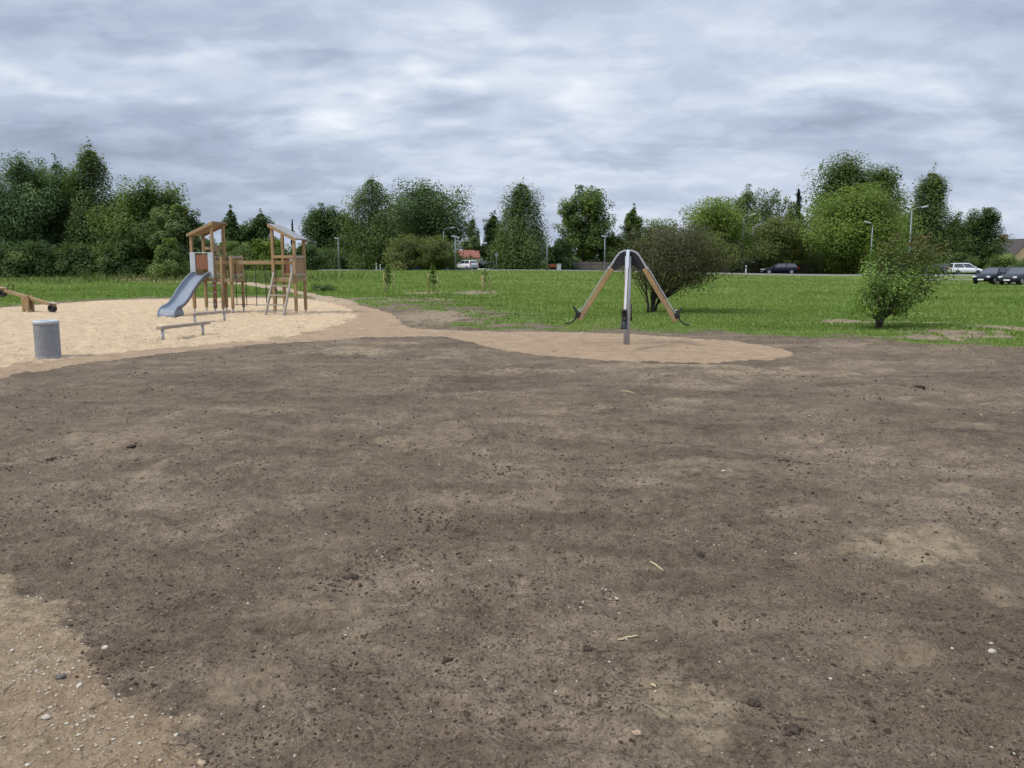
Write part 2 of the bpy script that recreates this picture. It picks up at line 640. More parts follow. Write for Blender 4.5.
def mat_leaf(name, dark, mid, lightc, trans=0.42, rough=0.6):
    m, T = new_mat(name)
    t = T.attr('tint')
    g = T.new('ShaderNodeNewGeometry')
    n = T.noise(g.outputs['Position'], 0.35, 3, 0.5)
    f = T.m('ADD', T.m('MULTIPLY', t, 0.8), T.m('MULTIPLY', n, 0.25), clamp=True)
    c = T.ramp(f, [(0.0, dark), (0.5, mid), (1.0, lightc)])
    p = T.new('ShaderNodeBsdfPrincipled')
    T.put(p.inputs['Base Color'], c)
    p.inputs['Roughness'].default_value = rough
    p.inputs['Specular IOR Level'].default_value = 0.25
    tr = T.new('ShaderNodeBsdfTranslucent')
    T.put(tr.inputs[0], T.mix(1.0, c, (0.95, 1.0, 0.45), 'MULTIPLY'))
    mx = T.new('ShaderNodeMixShader')
    mx.inputs[0].default_value = trans
    T.l.new(p.outputs[0], mx.inputs[1]); T.l.new(tr.outputs[0], mx.inputs[2])
    o = T.new('ShaderNodeOutputMaterial')
    T.l.new(mx.outputs[0], o.inputs[0])
    return m


def mat_ground():
    m, T = new_mat('ground')
    g = T.new('ShaderNodeNewGeometry')
    P = g.outputs['Position']
    path, pale, gravel, lane, grass, bare = [T.attr(n) for n in ('path', 'pale', 'gravel', 'lane', 'grass', 'bare')]
    n1 = T.noise(P, 0.45, 6, 0.6, 0.3)
    n2 = T.noise(P, 2.3, 6, 0.62, 0.2)
    n3 = T.noise(P, 11.0, 6, 0.65)
    n4 = T.noise(P, 48.0, 5, 0.7)
    n5 = T.noise(P, 190.0, 3, 0.7)
    # soil
    s = T.m('ADD', T.m('ADD', T.m('MULTIPLY', n1, 0.28), T.m('MULTIPLY', n2, 0.20)), T.m('ADD', T.m('MULTIPLY', n3, 0.20), T.m('ADD', T.m('MULTIPLY', n4, 0.20), T.m('MULTIPLY', n5, 0.12))))
    soil = T.ramp(s, [(0.39, (0.056, 0.040, 0.028)), (0.455, (0.126, 0.094, 0.066)), (0.52, (0.196, 0.149, 0.106)), (0.59, (0.330, 0.258, 0.184))])
    warm = T.ss(T.noise(P, 0.8, 5, 0.6, 0.6), 0.48, 0.70)
    soil = T.mix(T.m('MULTIPLY', warm, 0.38), soil, (0.185, 0.132, 0.092))
    mp = T.new('ShaderNodeMapping')
    T.put(mp.inputs[0], P)
    mp.inputs['Rotation'].default_value = (0, 0, 0.42)
    mp.inputs['Scale'].default_value = (0.35, 1.9, 1.0)
    rk = T.noise(mp.outputs[0], 1.4, 6, 0.62, 0.4)
    soil = T.mix(T.m('MULTIPLY', T.ss(rk, 0.52, 0.68), 0.40), soil, (0.090, 0.066, 0.046))
    soil = T.mix(T.m('MULTIPLY', T.ss(rk, 0.46, 0.34), 0.35), soil, (0.285, 0.222, 0.158))
    spk = T.ss(n4, 0.40, 0.31)
    soil = T.mix(T.m('MULTIPLY', spk, 0.75), soil, (0.042, 0.031, 0.025))
    spl = T.ss(n4, 0.69, 0.75)
    soil = T.mix(T.m('MULTIPLY', spl, 0.5), soil, (0.36, 0.30, 0.22))
    def crumbs(scale, share, lo, hi):
        v = T.new('ShaderNodeTexVoronoi')
        T.put(v.inputs['Vector'], P)
        v.inputs['Scale'].default_value = scale
        sp_ = T.new('ShaderNodeSeparateColor')
        T.l.new(v.outputs['Color'], sp_.inputs[0])
        pick = T.m('LESS_THAN', sp_.outputs[0], share)
        size = T.lin(sp_.outputs[1], 0, 1, lo, hi)
        return T.m('MULTIPLY', pick, T.m('LESS_THAN', v.outputs['Distance'], size)), sp_.outputs[2]
    zone = T.ss(T.noise(P, 0.9, 5, 0.6, 0.3), 0.36, 0.62)
    for (sc_, sh_, lo_, hi_) in ((24, 0.16, 0.15, 0.42), (62, 0.24, 0.2, 0.5), (135, 0.26, 0.25, 0.55)):
        f_, r_ = crumbs(sc_, sh_, lo_, hi_)
        dk = T.mix(r_, (0.036, 0.027, 0.020), (0.085, 0.062, 0.044))
        soil = T.mix(T.m('MULTIPLY', f_, T.lin(zone, 0, 1, 0.35, 0.95)), soil, dk)
    for (sc_, sh_, lo_, hi_) in ((48, 0.035, 0.12, 0.35), (110, 0.07, 0.15, 0.45)):
        f_, r_ = crumbs(sc_, sh_, lo_, hi_)
        soil = T.mix(T.m('MULTIPLY', f_, 0.85), soil, T.mix(r_, (0.26, 0.20, 0.135), (0.44, 0.36, 0.25)))
    # bare sandy dirt
    bt = T.m('MULTIPLY', bare, T.ss(T.m('ADD', T.m('MULTIPLY', n2, 0.4), T.m('MULTIPLY', n3, 0.6)), 0.33, 0.60))
    dirt = T.mix(n3, (0.22, 0.165, 0.11), (0.40, 0.32, 0.215))
    soil = T.mix(bt, soil, dirt)
    # gravel corner
    gv = T.m('ADD', T.m('MULTIPLY', n3, 0.5), T.m('MULTIPLY', n4, 0.5))
    gcol = T.ramp(gv, [(0.36, (0.195, 0.140, 0.088)), (0.5, (0.305, 0.228, 0.148)), (0.64, (0.45, 0.352, 0.238))])
    red = T.ss(T.noise(P, 1.1, 4, 0.5), 0.45, 0.65)
    gcol = T.mix(T.m('MULTIPLY', red, 0.4), gcol, (0.25, 0.155, 0.095))
    gm = T.ss(T.m('ADD', gravel, T.m('MULTIPLY', T.m('SUBTRACT', n3, 0.5), 0.9)), 0.28, 0.72)
    c = T.mix(gm, soil, gcol)
    # path and sand
    pv = T.m('ADD', T.m('MULTIPLY', n2, 0.5), T.m('MULTIPLY', n3, 0.5))
    pcol = T.ramp(pv, [(0.34, (0.25, 0.175, 0.108)), (0.50, (0.355, 0.257, 0.165)), (0.66, (0.44, 0.325, 0.215))])
    pm = T.ss(T.m('ADD', path, T.m('MULTIPLY', T.m('SUBTRACT', n3, 0.5), 0.7)), 0.35, 0.65)
    c = T.mix(pm, c, pcol)
    sv = T.m('ADD', T.m('MULTIPLY', n2, 0.35), T.m('ADD', T.m('MULTIPLY', n3, 0.45), T.m('MULTIPLY', n4, 0.2)))
    scol = T.ramp(sv, [(0.34, (0.33, 0.235, 0.140)), (0.46, (0.50, 0.375, 0.238)), (0.64, (0.66, 0.515, 0.340))])
    damp = T.ss(T.noise(P, 0.35, 4, 0.6, 0.4), 0.52, 0.72)
    scol = T.mix(T.m('MULTIPLY', damp, 0.35), scol, (0.42, 0.31, 0.20))
    sm = T.ss(T.m('ADD', pale, T.m('MULTIPLY', T.m('SUBTRACT', n2, 0.5), 0.6)), 0.25, 0.75)
    c = T.mix(sm, c, scol)
    lm = T.ss(T.m('ADD', lane, T.m('MULTIPLY', T.m('SUBTRACT', n2, 0.5), 0.5)), 0.3, 0.7)
    c = T.mix(lm, c, T.mix(n2, (0.32, 0.235, 0.16), (0.44, 0.335, 0.235)))
    # grass sward under the blades
    gr = T.ramp(T.m('ADD', T.m('MULTIPLY', n1, 0.5), T.m('MULTIPLY', n2, 0.5)), [(0.3, (0.080, 0.116, 0.028)), (0.5, (0.128, 0.182, 0.040)), (0.7, (0.185, 0.220, 0.066))])
    grm = T.ss(T.m('ADD', grass, T.m('MULTIPLY', T.m('SUBTRACT', n3, 0.5), 0.8)), 0.25, 0.65)
    c = T.mix(grm, c, gr)
    vor = T.new('ShaderNodeTexVoronoi')
    T.put(vor.inputs['Vector'], P)
    vor.inputs['Scale'].default_value = 42
    vor.inputs['Randomness'].default_value = 1
    hh = T.m('ADD', T.m('MULTIPLY', n3, 0.8), T.m('ADD', T.m('MULTIPLY', n4, 0.5), T.m('MULTIPLY', n5, 0.15)))
    hh = T.m('ADD', hh, T.m('MULTIPLY', T.ss(vor.outputs['Distance'], 0.45, 0.05), 0.25))
    principled(T, c, 0.95, 0, bump_node(T, hh, 1.0, 0.04), 0.1)
    return m


M = {}
M['ground'] = mat_ground()
M['wood'] = mat_wood('treated wood', (0.235, 0.150, 0.066), (0.39, 0.272, 0.138))
M['wood_pale'] = mat_wood('fresh pine', (0.36, 0.26, 0.14), (0.50, 0.38, 0.23))
M['wood_red'] = mat_wood('red brown wood', (0.20, 0.075, 0.035), (0.30, 0.125, 0.06))
M['wood_grey'] = mat_wood('weathered grey wood', (0.30, 0.25, 0.20), (0.42, 0.36, 0.29))
M['board'] = mat_wood('board fence', (0.095, 0.083, 0.075), (0.16, 0.14, 0.125))
M['steel'] = mat_plain('galvanised steel', (0.40, 0.42, 0.45), 0.5, 0.2, 0.12, 14)
M['slide'] = mat_plain('grey plastic', (0.185, 0.212, 0.255), 0.45, 0.0, 0.06, 2, 0.5)
M['panel'] = mat_plain('grey panel', (0.40, 0.43, 0.47), 0.5, 0.0, 0.08, 3)
M['felt'] = mat_plain('roofing felt', (0.27, 0.265, 0.26), 0.85, 0.0, 0.15, 8)
M['black'] = mat_plain('black rubber', (0.016, 0.016, 0.018), 0.6, 0.0, 0.2, 8)
M['rope'] = mat_plain('dark rope', (0.035, 0.032, 0.030), 0.9, 0.0, 0.2, 40)
M['bin'] = mat_plain('bin grey paint', (0.30, 0.31, 0.33), 0.55, 0.2, 0.1, 20)
M['bin_rim'] = mat_plain('bin rim', (0.44, 0.46, 0.48), 0.5, 0.1, 0.08, 20)
M['bark'] = mat_plain('bark', (0.075, 0.06, 0.048), 0.95, 0, 0.35, 5)
M['bark_dark'] = mat_plain('dark bark', (0.04, 0.032, 0.027), 0.95, 0, 0.3, 9)
M['bark_birch'] = mat_plain('birch bark', (0.33, 0.31, 0.28), 0.9, 0, 0.45, 1.2)
M['asphalt'] = mat_plain('asphalt', (0.085, 0.085, 0.088), 0.9, 0, 0.15, 3)
M['kerb'] = mat_plain('kerb concrete', (0.36, 0.35, 0.33), 0.9, 0, 0.12, 2)
M['white'] = mat_plain('white paint', (0.74, 0.75, 0.76), 0.5, 0, 0.05, 3)
M['plaster'] = mat_plain('white plaster', (0.70, 0.69, 0.66), 0.9, 0, 0.05, 1)
M['cream'] = mat_plain('cream plaster', (0.66, 0.50, 0.27), 0.9, 0, 0.08, 1)
M['tile_red'] = mat_plain('red roof tile', (0.21, 0.075, 0.05), 0.85, 0, 0.2, 3)
M['tile_dark'] = mat_plain('dark roof tile', (0.062, 0.052, 0.05), 0.85, 0, 0.2, 3)
M['brick'] = mat_plain('brick', (0.35, 0.22, 0.15), 0.9, 0, 0.2, 5)
M['glass'] = mat_plain('dark window glass', (0.03, 0.036, 0.044), 0.06, 0, 0.1, 1, 1.0)
M['car_black'] = mat_plain('black car paint', (0.006, 0.007, 0.014), 0.35, 0, 0.1, 1, 0.22)
M['car_dark'] = mat_plain('anthracite car paint', (0.022, 0.023, 0.029), 0.35, 0.0, 0.1, 1, 0.25)
M['car_white'] = mat_plain('white car paint', (0.72, 0.74, 0.77), 0.2, 0, 0.03, 1, 0.6)
M['car_silver'] = mat_plain('silver car paint', (0.42, 0.44, 0.47), 0.22, 0.4, 0.05, 1, 0.6)
M['rim'] = mat_plain('alloy rim', (0.42, 0.43, 0.45), 0.35, 0.7, 0.1, 9)
M['lamp_glass'] = mat_plain('lamp glass', (0.72, 0.74, 0.76), 0.15, 0.1, 0.05, 6)
M['red_glass'] = mat_plain('red lamp glass', (0.45, 0.03, 0.025), 0.2, 0, 0.1, 6)
M['blue'] = mat_plain('blue paint', (0.018, 0.055, 0.17), 0.6, 0, 0.2, 2)
M['orange'] = mat_plain('orange brown paint', (0.42, 0.14, 0.06), 0.7, 0, 0.2, 2)
M['green_post'] = mat_plain('grey green steel', (0.20, 0.24, 0.25), 0.55, 0.3, 0.1, 5)
M['clod'] = mat_plain('dark moist soil', (0.058, 0.043, 0.033), 1.0, 0, 0.3, 30, 0.1)
M['clod_mid'] = mat_plain('brown soil lump', (0.098, 0.073, 0.055), 1.0, 0, 0.35, 40, 0.1)
M['stone_pale'] = mat_plain('pale stone', (0.45, 0.40, 0.32), 0.85, 0, 0.22, 25, 0.2)
M['stone_tan'] = mat_plain('tan stone', (0.36, 0.27, 0.19), 0.85, 0, 0.2, 30, 0.2)
M['stone_grey'] = mat_plain('grey stone', (0.115, 0.11, 0.10), 0.85, 0, 0.2, 25, 0.2)
M['straw'] = mat_plain('dry straw', (0.50, 0.41, 0.25), 0.9, 0, 0.15, 30, 0.2)
M['twig'] = mat_plain('dry root', (0.10, 0.075, 0.05), 0.95, 0, 0.3, 30, 0.1)
LEAF = {
    'willow': mat_leaf('willow leaves', (0.049, 0.093, 0.035), (0.112, 0.181, 0.070), (0.278, 0.351, 0.167)),
    'birch': mat_leaf('birch leaves', (0.058, 0.093, 0.034), (0.131, 0.186, 0.058), (0.250, 0.302, 0.095)),
    'dark': mat_leaf('dark leaves', (0.041, 0.075, 0.025), (0.091, 0.144, 0.043), (0.206, 0.263, 0.076)),
    'mid': mat_leaf('green leaves', (0.056, 0.096, 0.027), (0.139, 0.202, 0.051), (0.277, 0.330, 0.089)),
    'light': mat_leaf('light green leaves', (0.065, 0.108, 0.019), (0.166, 0.239, 0.041), (0.320, 0.382, 0.077)),
    'olive': mat_leaf('olive leaves', (0.064, 0.085, 0.025), (0.146, 0.177, 0.048), (0.262, 0.287, 0.092)),
    'pale': mat_leaf('pale leaves', (0.061, 0.094, 0.034), (0.150, 0.201, 0.071), (0.309, 0.357, 0.170)),
    'spruce': mat_leaf('spruce needles', (0.013, 0.034, 0.020), (0.030, 0.064, 0.032), (0.064, 0.112, 0.054), 0.1),
    'thorn': mat_leaf('dull dark leaves', (0.048, 0.051, 0.025), (0.106, 0.103, 0.048), (0.205, 0.182, 0.092)),
    'twotone': mat_leaf('green and bronze leaves', (0.172, 0.102, 0.048), (0.106, 0.163, 0.044), (0.264, 0.400, 0.088)),
    'grass': mat_leaf('grass blades', (0.096, 0.151, 0.033), (0.180, 0.267, 0.062), (0.327, 0.365, 0.142), 0.4),
    'weed': mat_leaf('tall weeds', (0.046, 0.078, 0.021), (0.111, 0.156, 0.042), (0.273, 0.273, 0.111), 0.3),
}


# ------------------------------------------------------------------ the ground: one polar net, split by what covers it
def build_ground():
    rr = [0.5, 0.8, 1.1, 1.4, 1.7, 1.95]
    r = 2.15
    while r < 1500:
        rr.append(r)
        if r < 60:
            st = min(max(1.35 * r * r / 1368.0, 0.006), 0.22)
        elif r < 130:
            st = 0.6
        else:
            st = 0.12 * (r - 125)
        r += st
    rr.append(1600)
    fine = np.arange(-38.0, 38.001, 0.115)
    coarse = np.arange(38.0, 322.0, 4.0)[1:]
    an = np.radians(np.concatenate([fine, coarse]))
    rr = np.array(rr)
    A, Rr = np.meshgrid(an, rr)
    x = (Rr * np.sin(A)).ravel(); y = (Rr * np.cos(A)).ravel()
    mk = masks(x, y)
    z = land(x, y) + relief(x, y, mk)
    co = np.stack([x, y, z], 1)
    na, nr = len(an), len(rr)
    i = np.arange(nr - 1)[:, None] * na
    k = np.arange(na)[None, :]
    k2 = (k + 1) % na
    F = np.stack([i + k, i + k2, i + na + k2, i + na + k], -1).reshape(-1, 4)[:, ::-1]
    c0 = len(co)
    co = np.vstack([co, [[0, 0, float(z[:na].mean())]]])
    fan = [(c0, int((q + 1) % na), int(q)) for q in range(na)]
    cls = np.zeros(len(x), int)                      # 0 soil
    cls[mk['inside'] > 0.5] = 1                      # grass field
    cls[mk['lane'] > 0.5] = 5
    cls[mk['path'] > 0.5] = 2
    cls[mk['pale'] > 0.5] = 3
    cls[mk['gravel'] > 0.5] = 4
    fc = cls[F[:, 0]]
    at = {n: np.append(mk[n], 0) for n in ('path', 'pale', 'gravel', 'lane', 'grass', 'bare')}
    names = {0: 'soil', 1: 'grass_field', 2: 'sandy_path', 3: 'sand_area', 4: 'gravel_path', 5: 'footpath'}
    for c, nm in names.items():
        f = F[fc == c]
        if not len(f):
            continue
        used = np.unique(f)
        rem = np.full(len(co), -1); rem[used] = np.arange(len(used))
        me = np_mesh(nm, co[used], rem[f], {n: a[used] for n, a in at.items()}, True)
        o = link_mesh(nm, me, M['ground'])
        o['kind'] = 'structure'
    me = bpy.data.meshes.new('soil')
    used = list(range(na)) + [c0]
    me.from_pydata([tuple(co[u]) for u in used], [], [(na, a, b) for (_, a, b) in fan])
    o = link_mesh('soil', me, M['ground']); o['kind'] = 'structure'


build_ground()


# ------------------------------------------------------------------ roads at the far side of the field
def strip(name, pts, width, mat, lift, thick=0.0):
    """a band along pts following the land"""
    P = [Vector((p[0], p[1], 0)) for p in pts]
    Q = []
    for a, b in zip(P[:-1], P[1:]):
        n = max(2, int((b - a).length / 3))
        Q += [a.lerp(b, k / n) for k in range(n)]
    Q.append(P[-1])
    rows = []
    for i, p in enumerate(Q):
        d = (Q[min(i + 1, len(Q) - 1)] - Q[max(i - 1, 0)]).normalized()
        s = Vector((-d.y, d.x, 0))
        row = []
        for k in range(5):
            q = p + s * width * (k / 4 - 0.5)
            row.append((q.x, q.y, float(land(q.x, q.y)) + lift))
        if thick:
            row = [(row[0][0], row[0][1], row[0][2] - thick)] + row + [(row[-1][0], row[-1][1], row[-1][2] - thick)]
        rows.append(row)
    o = MB().grid(rows).build(name, mat)
    o['kind'] = 'structure'
    return o


ROAD = [(-140, 127), (-12, 119.5), (15, 116), (50, 112), (78, 108), (140, 100)]
strip('road', ROAD, 6.5, M['asphalt'], 0.075)
strip('pavement', [(x, y - 4.4) for x, y in ROAD], 1.8, M['kerb'], 0.17, 0.3)
strip('road_marking', [(x, y) for x, y in ROAD], 0.14, M['white'], 0.081)
strip('parking_lane', [(47, 82), (52, 80), (78, 71)], 13.0, M['asphalt'], 0.075)
strip('kerb', [(44, 90), (49, 90.5), (60, 86)], 0.35, M['kerb'], 0.13, 0.2)


# ------------------------------------------------------------------ foliage
def leaf_quads(c, n, a, L, Wd):
    """diamond leaves: centres c, normals n, long direction a"""
    n = n / (np.linalg.norm(n, axis=1, keepdims=True) + 1e-9)
    a = a - n * (a * n).sum(1, keepdims=True)
    a = a / (np.linalg.norm(a, axis=1, keepdims=True) + 1e-9)
    b = np.cross(n, a)
    L = L[:, None]; Wd = Wd[:, None]
    v = np.stack([c - a * L * 0.5, c + b * Wd * 0.5 - a * L * 0.05, c + a * L * 0.5, c - b * Wd * 0.5 - a * L * 0.05], 1).reshape(-1, 3)
    f = np.arange(len(v)).reshape(-1, 4)
    return v, f


SHAPES = {
    'round': lambda t: np.sqrt(np.clip(1 - (2 * t - 1) ** 2, 0, 1)) ** 0.8,
    'broad': lambda t: np.clip(1 - np.abs(2 * t - 0.97) ** 3.0, 0.02, 1) ** 0.55,
    'birch': lambda t: np.where(t < 0.25, (np.clip(t, 0.001, 1) / 0.25) ** 0.3, np.clip((1 - t) / 0.75, 0, 1) ** 0.48),
    'spruce': lambda t: np.clip(1 - t, 0.0, 1) ** 0.85 * (0.75 + 0.25 * np.cos(t * 40)),
    'dome': lambda t: np.sqrt(np.clip(1 - t * t, 0, 1)),
    'fan': lambda t: np.clip(t * 1.5, 0, 1) ** 0.6 * np.sqrt(np.clip(1 - np.clip((t - 0.45) / 0.55, 0, 1) ** 2.4, 0, 1)),
    'willow': lambda t: np.clip(0.8 + 0.35 * t - 1.15 * t ** 4, 0.02, 1),
}


def tree(name, label, cat, x, y, top, width, leaf, shape='round', cb=0.15, n=6000, clumps=60, lsize=0.30, bark='bark', droop=0.2,
         group=None, seed=1, stems=None, lean=(0, 0), trunk_r=None, clump_r=0.18, core=0.20, asp=0.62, flat=0.8, tintfun=None, depth=1.0, limb_r=1.0, shift=(0, 0)):
    """a trunk with limbs and a crown of many leaves; top is the height of the topmost leaf"""
    g = np.random.default_rng(seed * 101 + 5)
    z0 = gz(x, y) - 0.03
    n = int(n * 4.0)
    lsize = lsize * 0.78
    H = top - z0
    Wd = width / 2
    root = empty(name, (x, y, z0), 0)
    tag(root, label, cat, group)
    cz0 = H * cb
    ch = H - cz0
    sf = SHAPES[shape]
    # clump centres
    t = []; 
    while len(t) < clumps:
        q = g.random()
        if g.random() < 0.25 + 0.75 * float(sf(np.array(q))):
            t.append(q)
    t = np.array(t)
    ang = g.random(clumps) * 2 * math.pi
    rad = np.sqrt(g.uniform(0.18, 1.0, clumps)) * sf(t) * Wd * (1 - clump_r * 0.9) * g.uniform(0.62, 1.10, clumps) * (1 + 0.30 * perlin(ang * 1.1 + seed, t * 3.3 + seed * 0.7, seed))
    lx = lean[0] * ch * t + shift[0]; ly = lean[1] * ch * t + shift[1]
    cc = np.stack([np.cos(ang) * rad + lx, np.sin(ang) * rad * depth + ly, cz0 + ch * (0.03 + 0.93 * t)], 1)
    cr = Wd * clump_r * 2 * g.uniform(0.55, 1.25, clumps) * (0.45 + 0.55 * sf(t)) + 0.02 * Wd
    cc[:, 2] = np.minimum(cc[:, 2], H - cr * flat * 0.95 - g.random(clumps) ** 1.5 * 0.16 * ch)
    ct = np.clip(g.normal(0.42, 0.16, clumps), 0, 1)
    # a leader at the very top
    if shape == 'spruce':
        cr = Wd * 0.44 * (1.06 - t)
        cc[:, :2] *= 0.95
    if shape in ('birch', 'willow'):
        o_ = np.argsort(-t)[:6]
        for q_, kk in enumerate(o_):
            tq = 0.97 - 0.055 * q_
            aq = g.random() * 6.28
            rq = Wd * (0.05 + 0.05 * q_) * (0.4 + g.random())
            cr[kk] = Wd * (0.11 + 0.028 * q_) * g.uniform(0.7, 1.2) * (1.3 if shape == 'willow' else 1.0)
            cc[kk] = (lean[0] * ch * tq + math.cos(aq) * rq, lean[1] * ch * tq + math.sin(aq) * rq, cz0 + ch * tq - cr[kk] * flat)
    if shape not in ('birch', 'spruce', 'willow'):
        k = int(np.argmax(t)); cc[k] = (lx[k] * 1.0 + g.normal() * 0.06 * Wd, ly[k], H - cr[k] * flat * 0.75)
    # leaves
    nc = int(n * (1 - core))
    w = cr ** 2; w /= w.sum()
    idx = g.choice(clumps, nc, p=w)
    d = g.normal(size=(nc, 3)); d /= np.linalg.norm(d, axis=1, keepdims=True)
    rr = g.random(nc) ** 0.40
    d = d * (rr * cr[idx])[:, None]
    oc = cc - np.array([0, 0, cz0 + ch * 0.15]); oc[:, 2] *= 0.8
    oc += g.normal(size=oc.shape) * 0.35 * Wd
    oc /= np.linalg.norm(oc, axis=1, keepdims=True) + 1e-6
    if droop > 0.65:
        oc[:, 2] = -np.abs(oc[:, 2]) - 0.8
        oc /= np.linalg.norm(oc, axis=1, keepdims=True)
    od = oc[idx]
    along = (d * od).sum(1, keepdims=True)
    d = d * np.array([1, 1, flat]) * 0.82 + od * along * 0.60
    p = cc[idx] + d
    p[:, 2] = np.where(p[:, 2] > H, H - (p[:, 2] - H) * g.uniform(0.3, 3.0, len(p)), p[:, 2])
    if droop > 0.5:
        p[:, 2] -= np.abs(g.normal(size=nc)) * cr[idx] * droop * 0.8
    ti = ct[idx] + g.normal(size=nc) * 0.09
    n2 = n - nc
    tt = g.random(n2); aa = g.random(n2) * 2 * math.pi
    r2 = np.sqrt(g.random(n2)) * sf(tt) * Wd * 0.72
    p2 = np.stack([np.cos(aa) * r2 + lean[0] * ch * tt + shift[0], np.sin(aa) * r2 * depth + lean[1] * ch * tt, cz0 + ch * (0.02 + 0.86 * tt)], 1)
    p = np.vstack([p, p2]); ti = np.concatenate([ti, g.normal(0.36, 0.14, n2)])
    p[:, 2] = np.maximum(p[:, 2], 0.06)
    axis = np.array([0, 0, cz0 + ch * 0.35])
    out = p - axis; out /= np.linalg.norm(out, axis=1, keepdims=True) + 1e-6
    nr = out * 0.55 + np.array([0, 0, 0.55]) + g.normal(size=p.shape) * 0.40
    ad = out * 0.7 + g.normal(size=p.shape) * 0.6 + np.array([0, 0, -droop * 1.6])
    L = lsize * g.uniform(0.6, 1.35, len(p))
    v, f = leaf_quads(p, nr, ad, L, L * asp)
    if tintfun is not None:
        ti = tintfun(p, ti, H, Wd)
    me = np_mesh('crown', v, f, {'tint': np.repeat(np.clip(ti, 0, 1), 4)})
    link_mesh('crown', me, LEAF[leaf], root)
    # trunk and limbs
    tr = trunk_r or max(0.05, H * 0.018)
    mb = MB()
    stems = stems or [((0, 0), (lean[0] * ch * 0.8, lean[1] * ch * 0.8), 0.86)]
    axes = []
    for (b0, b1, hf) in stems:
        pts = []; rs = []
        m_ = 7
        for q in range(m_ + 1):
            s = q / m_
            e = s ** 1.25
            wob = g.normal(size=2) * tr * (0.5 if 0 < q < m_ else 0)
            pts.append((b0[0] + (b1[0] - b0[0]) * e + wob[0], b0[1] + (b1[1] - b0[1]) * e + wob[1], H * hf * s))
            rs.append(tr * (1 - s) ** 0.8 * (1.25 if q == 0 else 1.0) / (len(stems) ** 0.4) + tr * 0.10)
        mb.tube(pts, rs, 8)
        axes.append((pts, rs))
    for k in range(clumps):
        pts, rs = axes[int(np.argmin([math.hypot(a[0][-1][0] - cc[k, 0], a[0][-1][1] - cc[k, 1]) for a in axes])) if len(axes) > 1 else 0]
        c = Vector(cc[k])
        zt = max(0.10 * H, c.z - (0.10 + 0.25 * g.random()) * H - 0.45 * math.hypot(c.x, c.y) * (0.4 if droop > 0.5 else 1))
        zt = min(zt, pts[-1][2] * 0.97)
        s = zt / pts[-1][2] * (len(pts) - 1); q = int(s); fr = s - q
        a = Vector(pts[q]).lerp(Vector(pts[min(q + 1, len(pts) - 1)]), fr)
        rb = max(0.012 * limb_r, (rs[q] * (1 - fr) + rs[min(q + 1, len(rs) - 1)] * fr) * 0.45)
        mid = a.lerp(c, 0.5) + Vector((g.normal() * 0.04, g.normal() * 0.04, 0.10 + g.normal() * 0.05)) * (c - a).length
        mb.tube([a, mid, c], [rb, rb * 0.6, rb * 0.22], 5, False)
    mb.build('trunk', M[bark], root, True)
    return root


def tr(name, label, cat, px, dist, toprow, wpx, leaf, **kw):
    if dist > 100 and toprow < 232:
        toprow -= 5
        wpx *= 1.08
    x = side_at(px, dist)
    return tree(name, label, cat, x, dist, height_at(toprow, dist), wpx * dist / FOC, leaf, **kw)


def up_tint(p, ti, H, Wd):
    return ti


G_LEFT = 'trees of the wood behind the playground'
G_FAR = 'trees along the road across the field'
# the wood on the left
tr('willow_tree', 'silvery dark willow cut by the left picture edge behind the seesaw', 'tree', -38, 84, 150, 120, 'willow', shape='willow', cb=0.04, n=7000, clumps=70, lsize=0.42, droop=0.5, asp=0.34, seed=1, group=G_LEFT, lean=(0.06, 0))
tr('willow_tree', 'tall wind-blown silvery willow above the seesaw, at the left of the wood', 'tree', 24, 82, 147, 104, 'willow', shape='willow', cb=0.04, n=8500, clumps=80, lsize=0.42, droop=0.5, asp=0.34, seed=2, group=G_LEFT, lean=(0.05, 0))
tr('willow_tree', 'dark willow squeezed between the silvery willow and the pointed birch', 'tree', 64, 86, 150, 70, 'willow', shape='birch', cb=0.04, n=6500, clumps=60, lsize=0.40, droop=0.5, asp=0.34, seed=3, group=G_LEFT)
tr('birch_tree', 'tall pointed birch, highest tree of the left wood', 'tree', 98, 84, 134, 80, 'birch', shape='birch', cb=0.06, n=8500, clumps=85, lsize=0.30, bark='bark_birch', droop=0.75, seed=4, group=G_LEFT)
tr('bushy_tree', 'bushy green tree between the pointed birch and the slide tower', 'tree', 150, 80, 178, 84, 'mid', shape='round', cb=0.05, n=7500, clumps=70, lsize=0.32, seed=5, group=G_LEFT)
tr('bushy_tree', 'lighter grey green tree right behind the roof of the slide tower', 'tree', 182, 76, 204, 52, 'pale', shape='round', cb=0.05, n=5500, clumps=50, lsize=0.30, seed=6, group=G_LEFT)
tr('willow_tree', 'dark willow filling the back of the wood between silvery willow and birch', 'tree', 48, 92, 158, 90, 'willow', shape='broad', cb=0.03, n=6000, clumps=70, lsize=0.42, droop=0.5, asp=0.34, seed=7, group=G_LEFT)
tr('bushy_tree', 'dark tree filling the gap between the pointed birch and the bushy green tree', 'tree', 124, 90, 190, 66, 'dark', shape='broad', cb=0.03, n=5000, clumps=60, lsize=0.34, seed=8, group=G_LEFT)
